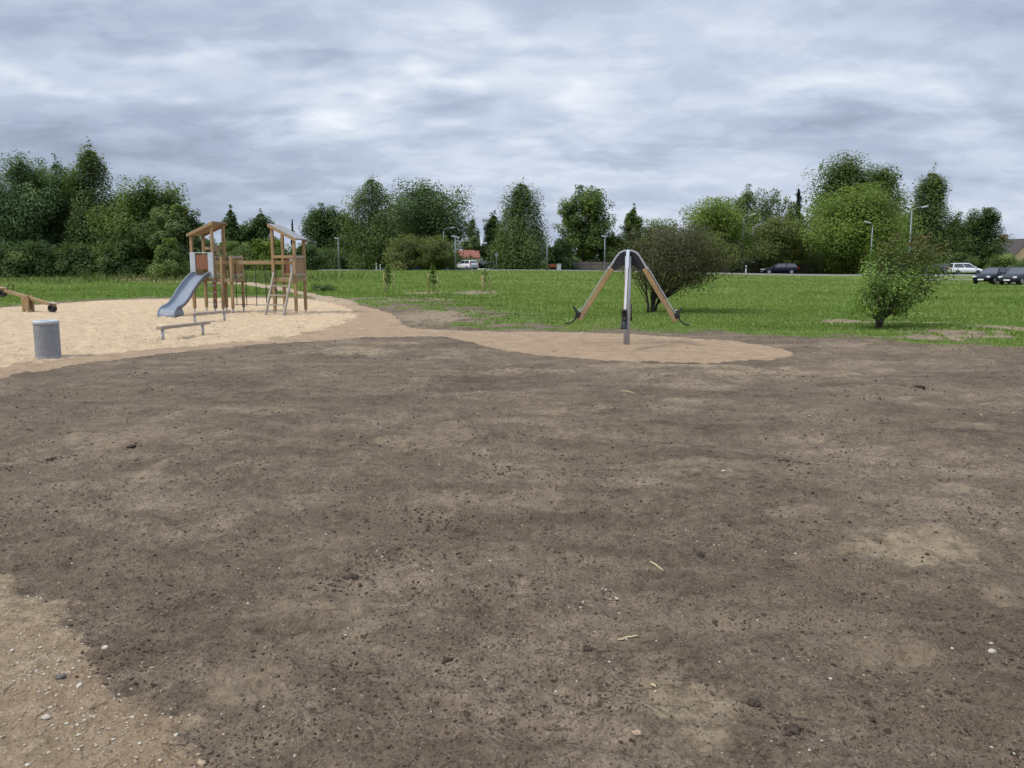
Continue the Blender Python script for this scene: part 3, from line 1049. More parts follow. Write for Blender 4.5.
for i, (px, d, row, w, lf, lb) in enumerate([
    (-15, 76, 236, 60, 'dark', 'dark shrub below the willow at the left picture edge'),
    (32, 77, 240, 62, 'dark', 'dark shrub below the silvery willow, left of the pointed birch'),
    (82, 78, 242, 60, 'dark', 'dark undergrowth shrub at the foot of the pointed birch'),
    (124, 76, 236, 56, 'dark', 'dark shrub between the pointed birch and the slide'),
    (168, 73, 238, 46, 'mid', 'green shrub just left of the slide tower at the wood edge'),
]):
    tr('shrub', lb, 'shrub', px, d, row, w, lf, shape='dome', cb=0.0, n=3200, clumps=40, lsize=0.26, seed=20 + i, group='shrubs along the edge of the wood', trunk_r=0.06)
# behind the towers
tr('poplar_tree', 'dark upright tree seen between the two play towers, left of its twin', 'tree', 233, 150, 208, 32, 'dark', shape='birch', cb=0.08, n=3800, clumps=45, lsize=0.48, seed=31, group=G_FAR)
tr('poplar_tree', 'dark upright tree just left of the ladder tower roof', 'tree', 262, 152, 212, 34, 'dark', shape='birch', cb=0.08, n=3800, clumps=45, lsize=0.48, seed=32, group=G_FAR)
tr('bushy_tree', 'low dark tree filling the gap between the two upright trees', 'tree', 247, 155, 226, 34, 'dark', shape='round', cb=0.05, n=3000, clumps=36, lsize=0.48, seed=33, group=G_FAR)
tr('cypress_tree', 'narrow grey pointed conifer peeping over the ladder tower roof', 'tree', 294, 165, 218, 9, 'spruce', shape='spruce', cb=0.05, n=1600, clumps=26, lsize=0.4, seed=34, group=G_FAR)
for i, (px, d, row, w, lf, lb) in enumerate([
    (205, 118, 236, 44, 'mid', 'green bush behind the slide tower posts'),
    (236, 112, 241, 50, 'mid', 'green bush above the rope net, nearest the slide tower'),
    (272, 113, 238, 48, 'light', 'bright green bush behind the ladder tower'),
    (304, 116, 243, 44, 'dark', 'dark bush right of the ladder tower roof'),
]):
    tr('shrub', lb, 'shrub', px, d, row, w, lf, shape='dome', cb=0.0, n=3600, clumps=40, lsize=0.33, seed=40 + i, group='bushes behind the play towers', trunk_r=0.08)
tr('linden_tree', 'rounded dark tree right of the ladder tower', 'tree', 322, 128, 208, 46, 'dark', shape='broad', cb=0.10, n=5200, clumps=50, lsize=0.40, seed=51, group=G_FAR)
tr('linden_tree', 'dark tree between the ladder tower tree and the tall loose birch', 'tree', 345, 132, 215, 38, 'dark', shape='round', cb=0.10, n=4200, clumps=45, lsize=0.40, seed=52, group=G_FAR)
tr('birch_tree', 'tall loose birch with a pointed top beside the dark oak', 'tree', 374, 118, 173, 78, 'birch', shape='birch', cb=0.08, n=8000, clumps=90, lsize=0.34, bark='bark_birch', droop=0.7, seed=53, group=G_FAR)
tr('oak_tree', 'big round very dark oak left of the white house', 'tree', 427, 128, 183, 92, 'dark', shape='broad', cb=0.06, n=10000, clumps=90, lsize=0.42, seed=54, group=G_FAR)
tr('small_tree', 'small olive round tree in front of the oak, the left one of two', 'tree', 409, 112, 234, 56, 'olive', shape='dome', cb=0.06, n=3000, clumps=40, lsize=0.28, seed=55, group='olive trees before the oak')
tr('small_tree', 'small olive round tree in front of the oak, next to the short street lamp', 'tree', 437, 111, 235, 48, 'olive', shape='round', cb=0.05, n=3000, clumps=40, lsize=0.28, seed=56, group='olive trees before the oak')
tr('poplar_tree', 'thin pale tree in the sky gap between oak and weeping birch', 'tree', 473, 165, 219, 26, 'pale', shape='birch', cb=0.1, n=1700, clumps=30, lsize=0.5, seed=57, group=G_FAR)
tr('bushy_tree', 'dark tree leaning against the left side of the weeping birch', 'tree', 494, 130, 214, 34, 'dark', shape='birch', cb=0.08, n=3600, clumps=45, lsize=0.40, seed=58, group=G_FAR)
tr('weeping_birch', 'tall weeping birch standing alone in the middle of the far edge', 'tree', 521, 119, 178, 66, 'birch', shape='birch', cb=0.06, n=9000, clumps=95, lsize=0.34, bark='bark', droop=0.95, seed=59, group=G_FAR, flat=1.1)
tr('bushy_tree', 'low dark bushy tree between the weeping birch and the linden', 'tree', 560, 124, 238, 38, 'dark', shape='dome', cb=0.03, n=3600, clumps=40, lsize=0.36, seed=60, group=G_FAR)
tr('linden_tree', 'rounded linden with sky showing through, above the board fence', 'tree', 583, 130, 190, 56, 'mid', shape='broad', cb=0.14, n=6000, clumps=70, lsize=0.44, seed=61, group=G_FAR, clump_r=0.15)
tr('poplar_tree', 'thin upright light tree left of the carousel top', 'tree', 632, 132, 206, 30, 'mid', shape='birch', cb=0.08, n=3000, clumps=40, lsize=0.40, seed=62, group=G_FAR)
tr('bushy_tree', 'low green tree behind the steel top of the carousel', 'tree', 612, 130, 232, 36, 'mid', shape='round', cb=0.05, n=3200, clumps=40, lsize=0.38, seed=63, group=G_FAR)
tr('bushy_tree', 'low green tree behind the dark hawthorn', 'tree', 660, 134, 224, 50, 'mid', shape='round', cb=0.05, n=4000, clumps=46, lsize=0.40, seed=64, group=G_FAR)
tr('maple_tree', 'bright green round maple just right of the dark hawthorn', 'tree', 714, 117, 203, 72, 'light', shape='round', cb=0.10, n=8000, clumps=80, lsize=0.36, seed=65, group=G_FAR)
tr('ash_tree', 'sparse pale tree above the bright maple', 'tree', 745, 136, 189, 62, 'pale', shape='broad', cb=0.14, n=4600, clumps=60, lsize=0.42, seed=66, group=G_FAR, clump_r=0.13, core=0.1)
tr('ash_tree', 'thin sparse tree with bare twigs left of the spruce', 'tree', 776, 140, 196, 42, 'pale', shape='broad', cb=0.14, n=2300, clumps=44, lsize=0.40, seed=67, group=G_FAR, clump_r=0.12, core=0.08)
tr('bushy_tree', 'olive green tree standing over the black estate car', 'tree', 776, 122, 221, 66, 'olive', shape='round', cb=0.06, n=6200, clumps=66, lsize=0.36, seed=68, group=G_FAR)
tr('spruce_tree', 'dark pointed spruce left of the big dark tree', 'tree', 795, 145, 183, 38, 'spruce', shape='spruce', cb=0.05, n=4200, clumps=70, lsize=0.42, seed=69, group=G_FAR)
tr('ash_tree', 'huge blue green tree with twin tops behind the yellow green maple', 'tree', 842, 152, 155, 96, 'birch', shape='birch', cb=0.1, n=12500, clumps=100, lsize=0.50, seed=70, group=G_FAR, bark='bark')
tr('ash_tree', 'tall blue green tree right half of the dark pair behind the maple', 'tree', 878, 152, 165, 80, 'birch', shape='birch', cb=0.1, n=11000, clumps=95, lsize=0.50, seed=71, group=G_FAR)
tr('maple_tree', 'large yellow green maple behind the nearer leaning shrub', 'tree', 853, 116, 189, 100, 'light', shape='round', cb=0.06, n=11000, clumps=110, lsize=0.38, seed=72, group=G_FAR)
tr('birch_tree', 'tall dark birch beside the curved street lamp', 'tree', 926, 132, 165, 60, 'birch', shape='birch', cb=0.05, n=8500, clumps=85, lsize=0.38, bark='bark_birch', droop=0.7, seed=73, group=G_FAR)
tr('bushy_tree', 'pale low tree between the tall birch and the round dark tree', 'tree', 954, 138, 217, 34, 'mid', shape='round', cb=0.05, n=3200, clumps=40, lsize=0.40, seed=74, group=G_FAR)
tr('linden_tree', 'rounded dark green tree above the white car', 'tree', 982, 128, 213, 46, 'dark', shape='round', cb=0.05, n=6000, clumps=60, lsize=0.36, seed=75, group=G_FAR)
tr('shrub', 'grey green shrub in front of the cream house', 'shrub', 1006, 120, 254, 44, 'mid', shape='dome', cb=0.0, n=3600, clumps=44, lsize=0.30, seed=76, group='shrubs beside the road', trunk_r=0.08)
tr('shrub', 'dark shrub behind the parked cars at the right picture edge', 'shrub', 1040, 112, 256, 50, 'dark', shape='dome', cb=0.0, n=3000, clumps=40, lsize=0.30, seed=77, group='shrubs beside the road', trunk_r=0.08)
tr('shrub', 'dark shrub behind the white car', 'shrub', 958, 126, 252, 40, 'dark', shape='dome', cb=0.0, n=2600, clumps=36, lsize=0.30, seed=78, group='shrubs beside the road', trunk_r=0.08)
tr('shrub', 'dark shrub under the bright maple beside the road', 'shrub', 735, 126, 245, 60, 'dark', shape='dome', cb=0.0, n=3400, clumps=40, lsize=0.32, seed=79, group='shrubs beside the road', trunk_r=0.08)
tr('shrub', 'dark shrub under the yellow green maple', 'shrub', 830, 124, 247, 70, 'dark', shape='dome', cb=0.0, n=3600, clumps=40, lsize=0.32, seed=80, group='shrubs beside the road', trunk_r=0.08)
tr('shrub', 'dark shrub at the foot of the tall dark birch', 'shrub', 915, 124, 246, 60, 'dark', shape='dome', cb=0.0, n=3400, clumps=40, lsize=0.32, seed=81, group='shrubs beside the road', trunk_r=0.08)
tr('shrub', 'dark shrub at the foot of the rounded tree beside the ladder tower', 'shrub', 335, 124, 247, 60, 'dark', shape='dome', cb=0.0, n=3200, clumps=40, lsize=0.34, seed=82, group='shrubs beside the road', trunk_r=0.08)
for i, (px, w, row, lb) in enumerate([
    (440, 90, 253, 'dark thicket in the shade under the big oak'),
    (515, 70, 253, 'dark thicket behind the trunk of the weeping birch'),
    (580, 80, 253, 'dark thicket behind the board fence under the linden'),
    (640, 90, 253, 'dark thicket behind the board fence left of the hawthorn'),
    (700, 80, 253, 'dark thicket behind the board fence right of the hawthorn'),
    (775, 80, 253, 'dark thicket behind the fence and the black estate car'),
    (880, 90, 253, 'dark thicket behind the leaning shrub'),
    (375, 90, 253, 'dark thicket below the loose birch'),
]):
    tr('thicket', lb, 'shrub', px, 134 + 3 * (i % 3), row, w, 'dark', shape='dome', cb=0.0, n=2600, clumps=40, lsize=0.42, seed=120 + i, group='thickets beyond the road', trunk_r=0.08, depth=0.5)
# low bush in the grass near the ladder tower
x_, y_ = spot(325, 291)
tree('bush', 'low dark green bush alone in the grass right of the ladder tower', 'bush', x_, y_, gz(x_, y_) + 0.52, 1.9, 'mid', shape='dome', cb=0.0, n=1500, clumps=26, lsize=0.12, seed=90, trunk_r=0.02, flat=0.7)

# the two small trees near the carousel
x_, y_ = spot(651, 313)
tree('hawthorn_tree', 'dark dull many-stemmed small tree behind the carousel', 'tree', x_, y_, height_at(219, y_), 138 * y_ / FOC, 'thorn', shape='round', cb=0.26, n=5600, clumps=120, lsize=0.10,
     bark='bark_dark', droop=0.35, seed=91, stems=[((-0.10, 0), (-0.35, 0.1), 0.72), ((0.02, 0.05), (0.0, -0.3), 0.8), ((0.12, 0), (1.0, 0.2), 0.74), ((0.06, -.03), (0.5, 0.5), 0.75)],
     lean=(0.15, 0), shift=(0.55, 0), trunk_r=0.065, clump_r=0.13, asp=0.5, core=0.12, limb_r=0.8)


def tone(p, ti, H, Wd):
    s = 0.64 - 0.22 * (p[:, 0] / Wd - 0.2) - 0.95 * np.maximum(0, p[:, 2] / H - 0.58)
    return np.clip(s + (ti - 0.42) * 1.3, 0, 1)


x_, y_ = spot(878, 329)
tree('leaning_shrub', 'small leaning tree with green and bronze leaves at the right soil edge', 'tree', x_, y_, height_at(233, y_), 96 * y_ / FOC, 'twotone', shape='broad', cb=0.12, n=2600, clumps=90, lsize=0.098,
     bark='bark', droop=0.2, seed=92, stems=[((-0.03, 0), (0.0, 0.1), 0.78), ((0.03, 0.0), (0.75, -0.1), 0.74), ((0.0, 0.03), (0.4, 0.3), 0.8), ((-.02, -.02), (-0.35, -.1), 0.62)],
     lean=(0.25, 0), trunk_r=0.055, clump_r=0.14, asp=0.6, core=0.06, tintfun=tone, limb_r=0.7)


# ------------------------------------------------------------------ grass
def blades(name, label, x, y, hgt, wid, mat, tint, cat='grass', stuff=True):
    n = len(x)
    z = ground_z(x, y)
    a = rng.random(n) * math.pi
    dxv = np.cos(a) * wid / 2; dyv = np.sin(a) * wid / 2
    le = rng.normal(size=(n, 2)) * hgt[:, None] * 0.45
    b = np.stack([x, y, z - 0.01], 1)
    o = np.stack([dxv, dyv, np.zeros(n)], 1)
    t = b + np.stack([le[:, 0], le[:, 1], hgt + 0.01], 1)
    mid = b + np.stack([le[:, 0] * 0.3, le[:, 1] * 0.3, hgt * 0.6], 1)
    v = np.stack([b - o, b + o, mid + o * 0.7, t, mid - o * 0.7], 1).reshape(-1, 3)
    i = np.arange(n)[:, None] * 5
    f = np.vstack([np.hstack([i, i + 1, i + 2, i + 4])])
    f3 = np.hstack([i + 4, i + 2, i + 3, i + 3])
    # two meshes' worth of faces in one: quads plus triangles written as separate arrays
    me = bpy.data.meshes.new(name)
    me.vertices.add(len(v)); me.vertices.foreach_set('co', v.astype(np.float32).ravel())
    loops = np.concatenate([f.ravel(), f3[:, :3].ravel()]).astype(np.int32)
    me.loops.add(len(loops)); me.loops.foreach_set('vertex_index', loops)
    me.polygons.add(2 * n)
    me.polygons.foreach_set('loop_start', np.concatenate([np.arange(n) * 4, 4 * n + np.arange(n) * 3]).astype(np.int32))
    me.polygons.foreach_set('loop_total', np.concatenate([np.full(n, 4), np.full(n, 3)]).astype(np.int32))
    at = me.attributes.new('tint', 'FLOAT', 'POINT')
    at.data.foreach_set('value', np.repeat(np.clip(tint, 0, 1), 5).astype(np.float32))
    me.update(calc_edges=True)
    ob = link_mesh(name, me, mat)
    tag(ob, label, cat, None, 'stuff' if stuff else None)
    return ob


def scatter(n, r0, r1, amax=38, power=1.0):
    a = np.radians(rng.uniform(-amax, amax, n))
    u = rng.random(n)
    if power == 1.0:
        r = r0 * (r1 / r0) ** u
    else:
        e = 1 - power
        r = (r0 ** e + u * (r1 ** e - r0 ** e)) ** (1 / e)
    return r * np.sin(a), r * np.cos(a)


x, y = scatter(430000, 15.5, 108, 50, power=1.05)
mk = masks(x, y)
keep = (rng.random(len(x)) < np.clip(mk['grass'] * 1.25 - 0.1, 0, 1)) & (mk['grass'] > 0.12)
keep |= (mk['sG'] > -1.8) & (mk['sG'] < 0.4) & (mk['path'] < 0.3) & (rng.random(len(x)) < 0.06) & (fbm(x * 1.3, y * 1.3, 3, 74) > -0.1)
x, y = x[keep], y[keep]
r = np.hypot(x, y)
pat = fbm(x * 0.12, y * 0.16, 4, 71); pat2 = fbm(x * 0.9, y * 0.9, 3, 72)
hgt = (0.050 + 0.022 * pat2 + 0.05 * sstep(25, 60, r) + 0.05 * np.clip(pat, 0, 1)) * rng.uniform(0.55, 1.5, len(x))
hgt = np.clip(hgt, 0.03, 0.5) * (0.50 + 0.50 * sstep(0.0, 5.0, mk['sG'][keep]))
wid = 0.012 + r * 0.0011
tint = 0.36 + 0.12 * sstep(3, 22, mk['sG'][keep]) + 0.35 * pat + 0.16 * pat2 + rng.normal(size=len(x)) * 0.14 + 0.10 * sstep(30, 80, r)
blades('meadow_grass', 'bright green meadow grass covering the field behind the playground and carousel', x, y, hgt, wid, LEAF['grass'], tint)
# tall weeds along the wood
x, y = scatter(26000, 62, 82, 42, 1.0)
k = (x < -18 + 4 * rng.normal(size=len(x))) & (rng.random(len(x)) < sstep(62, 74, y + 3 * fbm(x * 0.2, y * 0.2, 3, 75)))
x, y = x[k], y[k]
hgt = (0.45 + 0.3 * fbm(x * 0.35, y * 0.35, 3, 77)) * rng.uniform(0.5, 1.5, len(x))
blades('tall_weeds', 'tall yellowish weeds along the foot of the left wood', x, y, np.clip(hgt, 0.1, 1.2), 0.05 + 0.05 * rng.random(len(x)), LEAF['weed'], rng.normal(0.5, 0.2, len(x)), 'weeds')


# ------------------------------------------------------------------ play towers
TH = R(10)
E1 = Vector((math.cos(TH), -math.sin(TH), 0))
E2 = Vector((math.sin(TH), math.cos(TH), 0))
SEP = 3.08


def local_root(name, x, y, rz):
    return empty(name, (x, y, float(land(x, y)) - 0.01), rz)


T0 = Vector((side_at(209, 30.2), 30.2, 0))
tower = local_root('play_tower_set', T0.x, T0.y, -TH)
tag(tower, 'wooden climbing set of two roofed towers with grey slide, rope net and ladder', 'climbing frame')
# local frame: x along the front towards the ladder tower, y to the back, z up
HS = 0.40


def post(px_, py_, h0, h1, mat='wood', w=0.095):
    p = MB().box((px_, py_, (h0 + h1) / 2), (w, w, h1 - h0)).build('post', M[mat], tower, bevel=0.008)
    MB().box((px_, py_, 0.10), (0.06, 0.012, 0.36)).build('steel_foot', M['steel'], p)
    return p


def hroof(x0, slope):
    """mono pitch roof; slope +1 rises towards +x"""
    o = 0.10
    za, zb = (2.78, 3.12) if slope > 0 else (3.01, 2.60)
    s = (zb - za) / (2 * HS)
    xa, xb = x0 - HS - o, x0 + HS + o
    zl, zr = za - s * o, zb + s * o
    rows = [[(xa, -HS - o, zl + .03), (xa, HS + o, zl + .03)], [(xb, -HS - o, zr + .03), (xb, HS + o, zr + .03)]]
    m = MB()
    m.prism([(xa, -HS - o, zl + .035), (xb, -HS - o, zr + .035), (xb, -HS - o, zr + .06), (xa, -HS - o, zl + .06)], (0, 2 * (HS + o), 0))
    rf = m.build('roof', M['felt'], tower)
    w = MB()
    for k in range(6):
        y0 = -HS - o + 0.012 + k * (2 * (HS + o) - 0.02) / 6
        w.prism([(xa + .01, y0, zl + .008), (xb - .01, y0, zr + .008), (xb - .01, y0, zr + .032), (xa + .01, y0, zl + .032)], (0, (2 * (HS + o) - 0.02) / 6 - 0.008, 0))
    w.build('roof_boards', M['wood'], rf)
    f = MB()
    for ys in (-HS - o - .018, HS + o + .002):
        f.prism([(xa - .01, ys, zl - .055), (xb + .01, ys, zr - .055), (xb + .01, ys, zr + .045), (xa - .01, ys, zl + .045)], (0, 0.016, 0))
    build_each(f, 'fascia', M['wood'], rf)
    return rf


def deck(x0, x1, y0, y1, z=1.25):
    m = MB()
    n = 7
    for k in range(n):
        a = y0 + (y1 - y0) * k / n
        m.box(((x0 + x1) / 2, a + (y1 - y0) / n / 2, z - .015), (x1 - x0 - .1, (y1 - y0) / n - .008, .03))
    d = m.build('deck', M['wood_grey'], tower)
    b = MB()
    for yy_ in (y0 - .062, y1 + .062):
        b.box(((x0 + x1) / 2, yy_, z - .07), (x1 - x0 + .1, .028, .12))
    for xx in (x0 - .062, x1 + .062):
        b.box((xx, (y0 + y1) / 2, z - .075), (.028, y1 - y0 + .09, .11))
    b.build('deck_frame', M['wood'], d)


def rail_panel(ax, ay, bx, by, z0=1.30, z1=2.0, gaps=True, mat='wood', out=0.0):
    a, b = Vector((ax, ay, 0)), Vector((bx, by, 0))
    d = (b - a).normalized(); nrm = Vector((d.y, -d.x, 0))
    m = MB()
    n = 7
    for k in range(n):
        q = a.lerp(b, (k + 0.5) / n) + nrm * out
        m.bar(q + Vector((0, 0, z0)), q + Vector((0, 0, z1)), 0.075 if gaps else (b - a).length / n - .006, .02, nrm)
    p = m.build('rail_panel', M[mat], tower)
    r_ = MB()
    r_.bar(a + Vector((0, 0, z1 - .02)) + nrm * (out + .026), b + Vector((0, 0, z1 - .02)) + nrm * (out + .026), .026, .09)
    r_.bar(a + Vector((0, 0, z0 + .06)) + nrm * (out + .026), b + Vector((0, 0, z0 + .06)) + nrm * (out + .026), .026, .09)
    build_each(r_, 'handrail', M['wood_grey'] if mat == 'wood' else M['wood'], p)


# slide tower (local origin), roof rising to the right
for sx in (-1, 1):
    for sy in (-1, 1):
        post(sx * HS, sy * HS, 0.16, 2.79 if sx < 0 else 3.12)
hroof(0, +1)
deck(-HS, HS, -HS, HS)
rail_panel(-HS, HS, HS, HS, gaps=True)
rail_panel(-HS, -HS + .05, -HS, HS - .05, gaps=True, out=-0.0)
# beam under the roof and high cross rail
MB().bar((-HS, HS, 2.30), (HS, HS, 2.30), .05, .10).build('cross_rail', M['wood_pale'], tower)
MB().prism([(0.10, HS - .07, 2.08), (0.24, HS - .07, 2.08), (0.22, HS - .07, 2.42), (0.12, HS - .07, 2.42)], (0, .03, 0)).build('toy_panel', M['wood_pale'], tower)
# slide portal
m = MB()
for s in (-1, 1):
    m.box((s * 0.345, -HS - .065, 1.68), (.20, .03, .92))
m.box((0, -HS - .065, 2.125), (.49, .03, .03))
pt = m.build('slide_portal', M['panel'], tower, bevel=.006)
m = MB()
for k in range(4):
    m.box((-.165 + k * .11, -HS - .04, 1.80), (.10, .018, .52))
m.build('back_boards', M['wood_red'], pt)
# slide: curved trough running to the front
prof = []
Ls = 2.28
NS = 26
for i in range(NS + 1):
    s = i / NS
    yv = -HS - .02 - s * Ls
    e = s
    zc = 1.33 - 1.09 * (sstep(0.02, 0.90, e) * 0.78 + 0.22 * min(1, e / 0.9)) 
    zc = float(zc) + (0.03 * math.sin(max(0, (s - .35) / .3) * math.pi) if .35 < s < .65 else 0)
    if s > 0.9:
        zc = 0.24 - 0.03 * ((s - .9) / .1)
    prof.append((yv, zc))


def trough(prof, off=0.0):
    rows = []
    for i, (yv, zc) in enumerate(prof):
        s = i / NS
        hw = 0.27
        wall = 0.17 * (0.75 + 0.35 * math.sin(min(1, s * 1.2) * math.pi)) * (1.0 if s < .93 else 1 - (s - .93) * 6)
        base = [(-hw, wall), (-hw, wall * .5), (-hw + .035, .04), (-hw + .10, .008), (0, 0), (hw - .10, .008), (hw - .035, .04), (hw, wall * .5), (hw, wall)]
        lip = [(-hw - .055, wall - .07), (-hw - .05, wall - .005), (-hw - .03, wall + .012)]
        ring = lip + base + [(-a, b) for a, b in reversed(lip)]
        under = [(hw + .045, wall - .07), (hw + .03, .0), (hw - .06, -.05), (-hw + .06, -.05), (-hw - .03, .0), (-hw - .045, wall - .07)]
        rows.append([(a, yv, zc + b) for a, b in ring + under])
    return rows


rows = trough(prof)
sm = MB().grid(rows, True)
n_ = len(rows[0])
# rounded foot block closing the end of the slide
yE, zE = prof[-1]
endrow = rows[-1]
low = [(p[0], p[1] - .10, max(0.02, p[2] - 0.10)) for p in endrow]
foot = [(p[0] * 0.98, p[1] - .13, 0.0) for p in endrow]
sm.grid([endrow, low, foot], True)
so = sm.build('slide', M['slide'], tower, True)
fm = MB()
fm.prism([(-.29, yE + .52, 0.0), (-.29, yE + .42, .26), (-.29, yE + .05, .215), (-.29, yE - .07, .18), (-.29, yE - .11, 0.0)], (.58, 0, 0))
fm.build('slide_foot', M['slide'], so, bevel=.03)
# side balcony between slide tower and net
for (qx, qy, hh) in ((HS + .62, HS + .1, 2.05), (HS + .30, -HS + .02, 1.98), (HS + .62, -HS + .12, 2.0)):
    post(qx, qy, 0.16, hh, 'wood', .085)
deck(HS + .11, HS + .62, -HS + .1, HS + .04, 1.22)
rail_panel(HS + .08, HS + .1, HS + .60, HS + .1, 1.27, 2.0)
rail_panel(HS + .62, -HS + .16, HS + .62, HS + .06, 1.27, 2.0)
# climbing rungs below the balcony
m = MB()
for zq in (.35, .65, .95):
    m.tube([(-HS, HS, zq), (HS, HS, zq)], .017, 6)
build_each(m, 'rung', M['steel'], tower, True)
m = MB()
m.box((HS + .06, -HS - .055, .68), (.10, .03, 1.02))
hold = m.build('climbing_board', M['wood_red'], tower)
m = MB()
for zq in (.3, .52, .74, .96, 1.12):
    m.box((HS + .06 + random.uniform(-.02, .02), -HS - .085, zq), (.05, .03, .04))
build_each(m, 'climbing_hold', M['panel'], hold)
# bolts
m = MB()
for sx in (0, SEP):
    for qx in (-HS, HS):
        for zq in (1.16, 1.42, 1.92):
            m.box((sx + qx, -HS - .052, zq), (.03, .012, .03))
build_each(m, 'bolt', M['bin_rim'], tower)
# beam and rope net to the ladder tower
xa, xb = HS + .55, SEP - HS
MB().bar((HS - .1, -.08, 1.78), (SEP + HS * .6, -.08, 1.78), .07, .13).build('net_beam', M['wood'], tower, bevel=.006)
net = MB()
for k in range(5):
    xx = xa + .12 + (xb - xa - .2) * k / 4
    net.tube([(xx, -.08, 1.76), (xx + .01, -.09, 1.0), (xx, -.08, .24)], .014, 6)
for zq in (.30, .72, 1.12):
    net.tube([(xa - .1, -.08, zq), ((xa + xb) / 2, -.08, zq - .025), (xb + .02, -.08, zq)], .012, 6)
nt = net.build('rope_net', M['rope'], tower, True)
m = MB()
for k in range(5):
    xx = xa + .12 + (xb - xa - .2) * k / 4
    m.box((xx, -.12, 1.80), (.035, .014, .035))
build_each(m, 'rope_clamp', M['bin_rim'], nt)
MB().tube([(xa + .95, -.02, 1.71), (xa + 1.0, -.02, 1.5), (xa + 1.12, -.02, 1.42), (xa + 1.2, -.02, 1.55), (xa + 1.18, -.02, 1.71)], .012, 6).build('rope_loop', M['rope'], nt)
# ladder tower, roof falling to the right
for sx in (-1, 1):
    for sy in (-1, 1):
        post(SEP + sx * HS, sy * HS, 0.10, 3.01 if sx < 0 else 2.61)
hroof(SEP, -1)
deck(SEP - HS, SEP + HS, -HS, HS)
rail_panel(SEP + HS, -HS + .05, SEP + HS, HS - .05, gaps=False, out=0)
rail_panel(SEP - HS, HS, SEP + HS, HS, gaps=False, out=0, mat='wood_red')
MB().bar((SEP - HS, -HS - .062, 1.98), (SEP + HS, -HS - .062, 1.98), .028, .10).build('front_rail', M['wood'], tower)
m = MB()
for qx in (-.335, .335):
    m.bar((SEP + qx, -HS - .86, 0.0), (SEP + qx, -HS - .09, 1.42), .05, .11, (0, 1, 0.5))
ld = build_each(m, 'ladder_rail', M['wood_grey'], tower, False, .005)
m = MB()
for zq in (.34, .66, .98):
    yv = -HS - .86 + (zq / 1.42) * .77
    m.box((SEP, yv, zq), (.62, .12, .045))
build_each(m, 'ladder_step', M['wood_grey'], tower)
for qx, lr in zip((-.335, .335), ld):
    MB().box((SEP + qx, -HS - .86, .05), (.035, .06, .14)).build('ladder_foot', M['steel'], lr)
MB().box((SEP - .05, HS - .09, 1.62), (.10, .03, .60)).build('play_board', M['panel'], tower)


# ------------------------------------------------------------------ balance beams
def beam(label, a, b, over_a, over_b):
    pa, pb = Vector((*spot(*a), 0)), Vector((*spot(*b), 0))
    d = (pb - pa).normalized()
    mid = (pa + pb) / 2
    root = empty('balance_beam', (mid.x, mid.y, gz(mid.x, mid.y)), 0)
    tag(root, label, 'balance beam', 'balance beams on the sand')
    o = -mid
    o.z = 0
    h = 0.25
    A = pa + o - d * over_a + Vector((0, 0, h)); B = pb + o + d * over_b + Vector((0, 0, h))
    MB().bar(A, B, .125, .075).build('beam', M['wood_grey'], root, bevel=.008)
    for q in (pa, pb):
        q = q + o
        lg = MB().tube([(q.x, q.y, -.06), (q.x, q.y, h - .035)], .036, 10).build('leg', M['steel'], root, True)
        MB().bar((q.x - d.x * .06, q.y - d.y * .06, h - .042), (q.x + d.x * .06, q.y + d.y * .06, h - .042), .09, .012).build('bracket', M['steel'], lg)


beam('grey wooden balance beam on two steel legs, the one nearer the soil', (163, 339.2), (203, 333.8), .14, .25)
beam('grey wooden balance beam on two steel legs in front of the slide tower', (195, 323), (224.5, 320), .15, .25)

# ------------------------------------------------------------------ litter bin
x_, y_ = spot(48.5, 356)
binr = empty('litter_bin', (x_, y_, gz(x_, y_) - .005))
tag(binr, 'round grey slatted litter bin standing on the sand', 'litter bin')
BR, BH = .208, .655
m = MB()
NSL = 44
for k in range(NSL):
    a = 2 * math.pi * k / NSL
    Mx = Matrix.Rotation(a, 3, 'Z')
    m.box((math.cos(a) * BR, math.sin(a) * BR, BH / 2), (.009, 2 * math.pi * BR / NSL * .74, BH - .04), Mx)
m.build('slatted_body', M['bin'], binr)
MB().lathe([(BR - .012, .03), (BR - .012, BH - .03)], 40).lathe([(0.001, .03), (BR - .012, .03)], 40).build('liner', M['bin'], binr, True)
MB().lathe([(BR - .045, BH - .02), (BR - .05, BH), (BR - .02, BH + .015), (BR + .012, BH + .008), (BR + .016, BH - .02), (BR + .014, BH - .055), (BR + .004, BH - .055)], 44).build('rim', M['bin_rim'], binr, True)
MB().lathe([(0.001, -.03), (BR + .004, -.03), (BR + .004, .022), (0.001, .022)], 40).build('base', M['bin'], binr)

# ------------------------------------------------------------------ seesaw
x_, y_ = spot(28.5, 311.5)
ss_ = empty('seesaw', (x_, y_, gz(x_, y_)), R(-18))
tag(ss_, 'wooden seesaw with tyre bumpers tilted down to the right', 'seesaw')
m = MB()
for yy_ in (-.10, .10):
    m.box((-.105, yy_, .28), (.10, .07, .62)); m.box((.105, yy_, .28), (.10, .07, .62))
m.box((0, -.10, .30), (.11, .05, .5)); m.box((0, .10, .30), (.11, .05, .5))
build_each(m, 'base_board', M['wood'], ss_, False, .008)
tl = R(-12.5)
Rm = Matrix.Rotation(-tl, 3, 'Y')


def sp(xv, zv, yv=0):
    p = Rm @ Vector((xv, yv, zv))
    return Vector((p.x, p.y, p.z + .52))


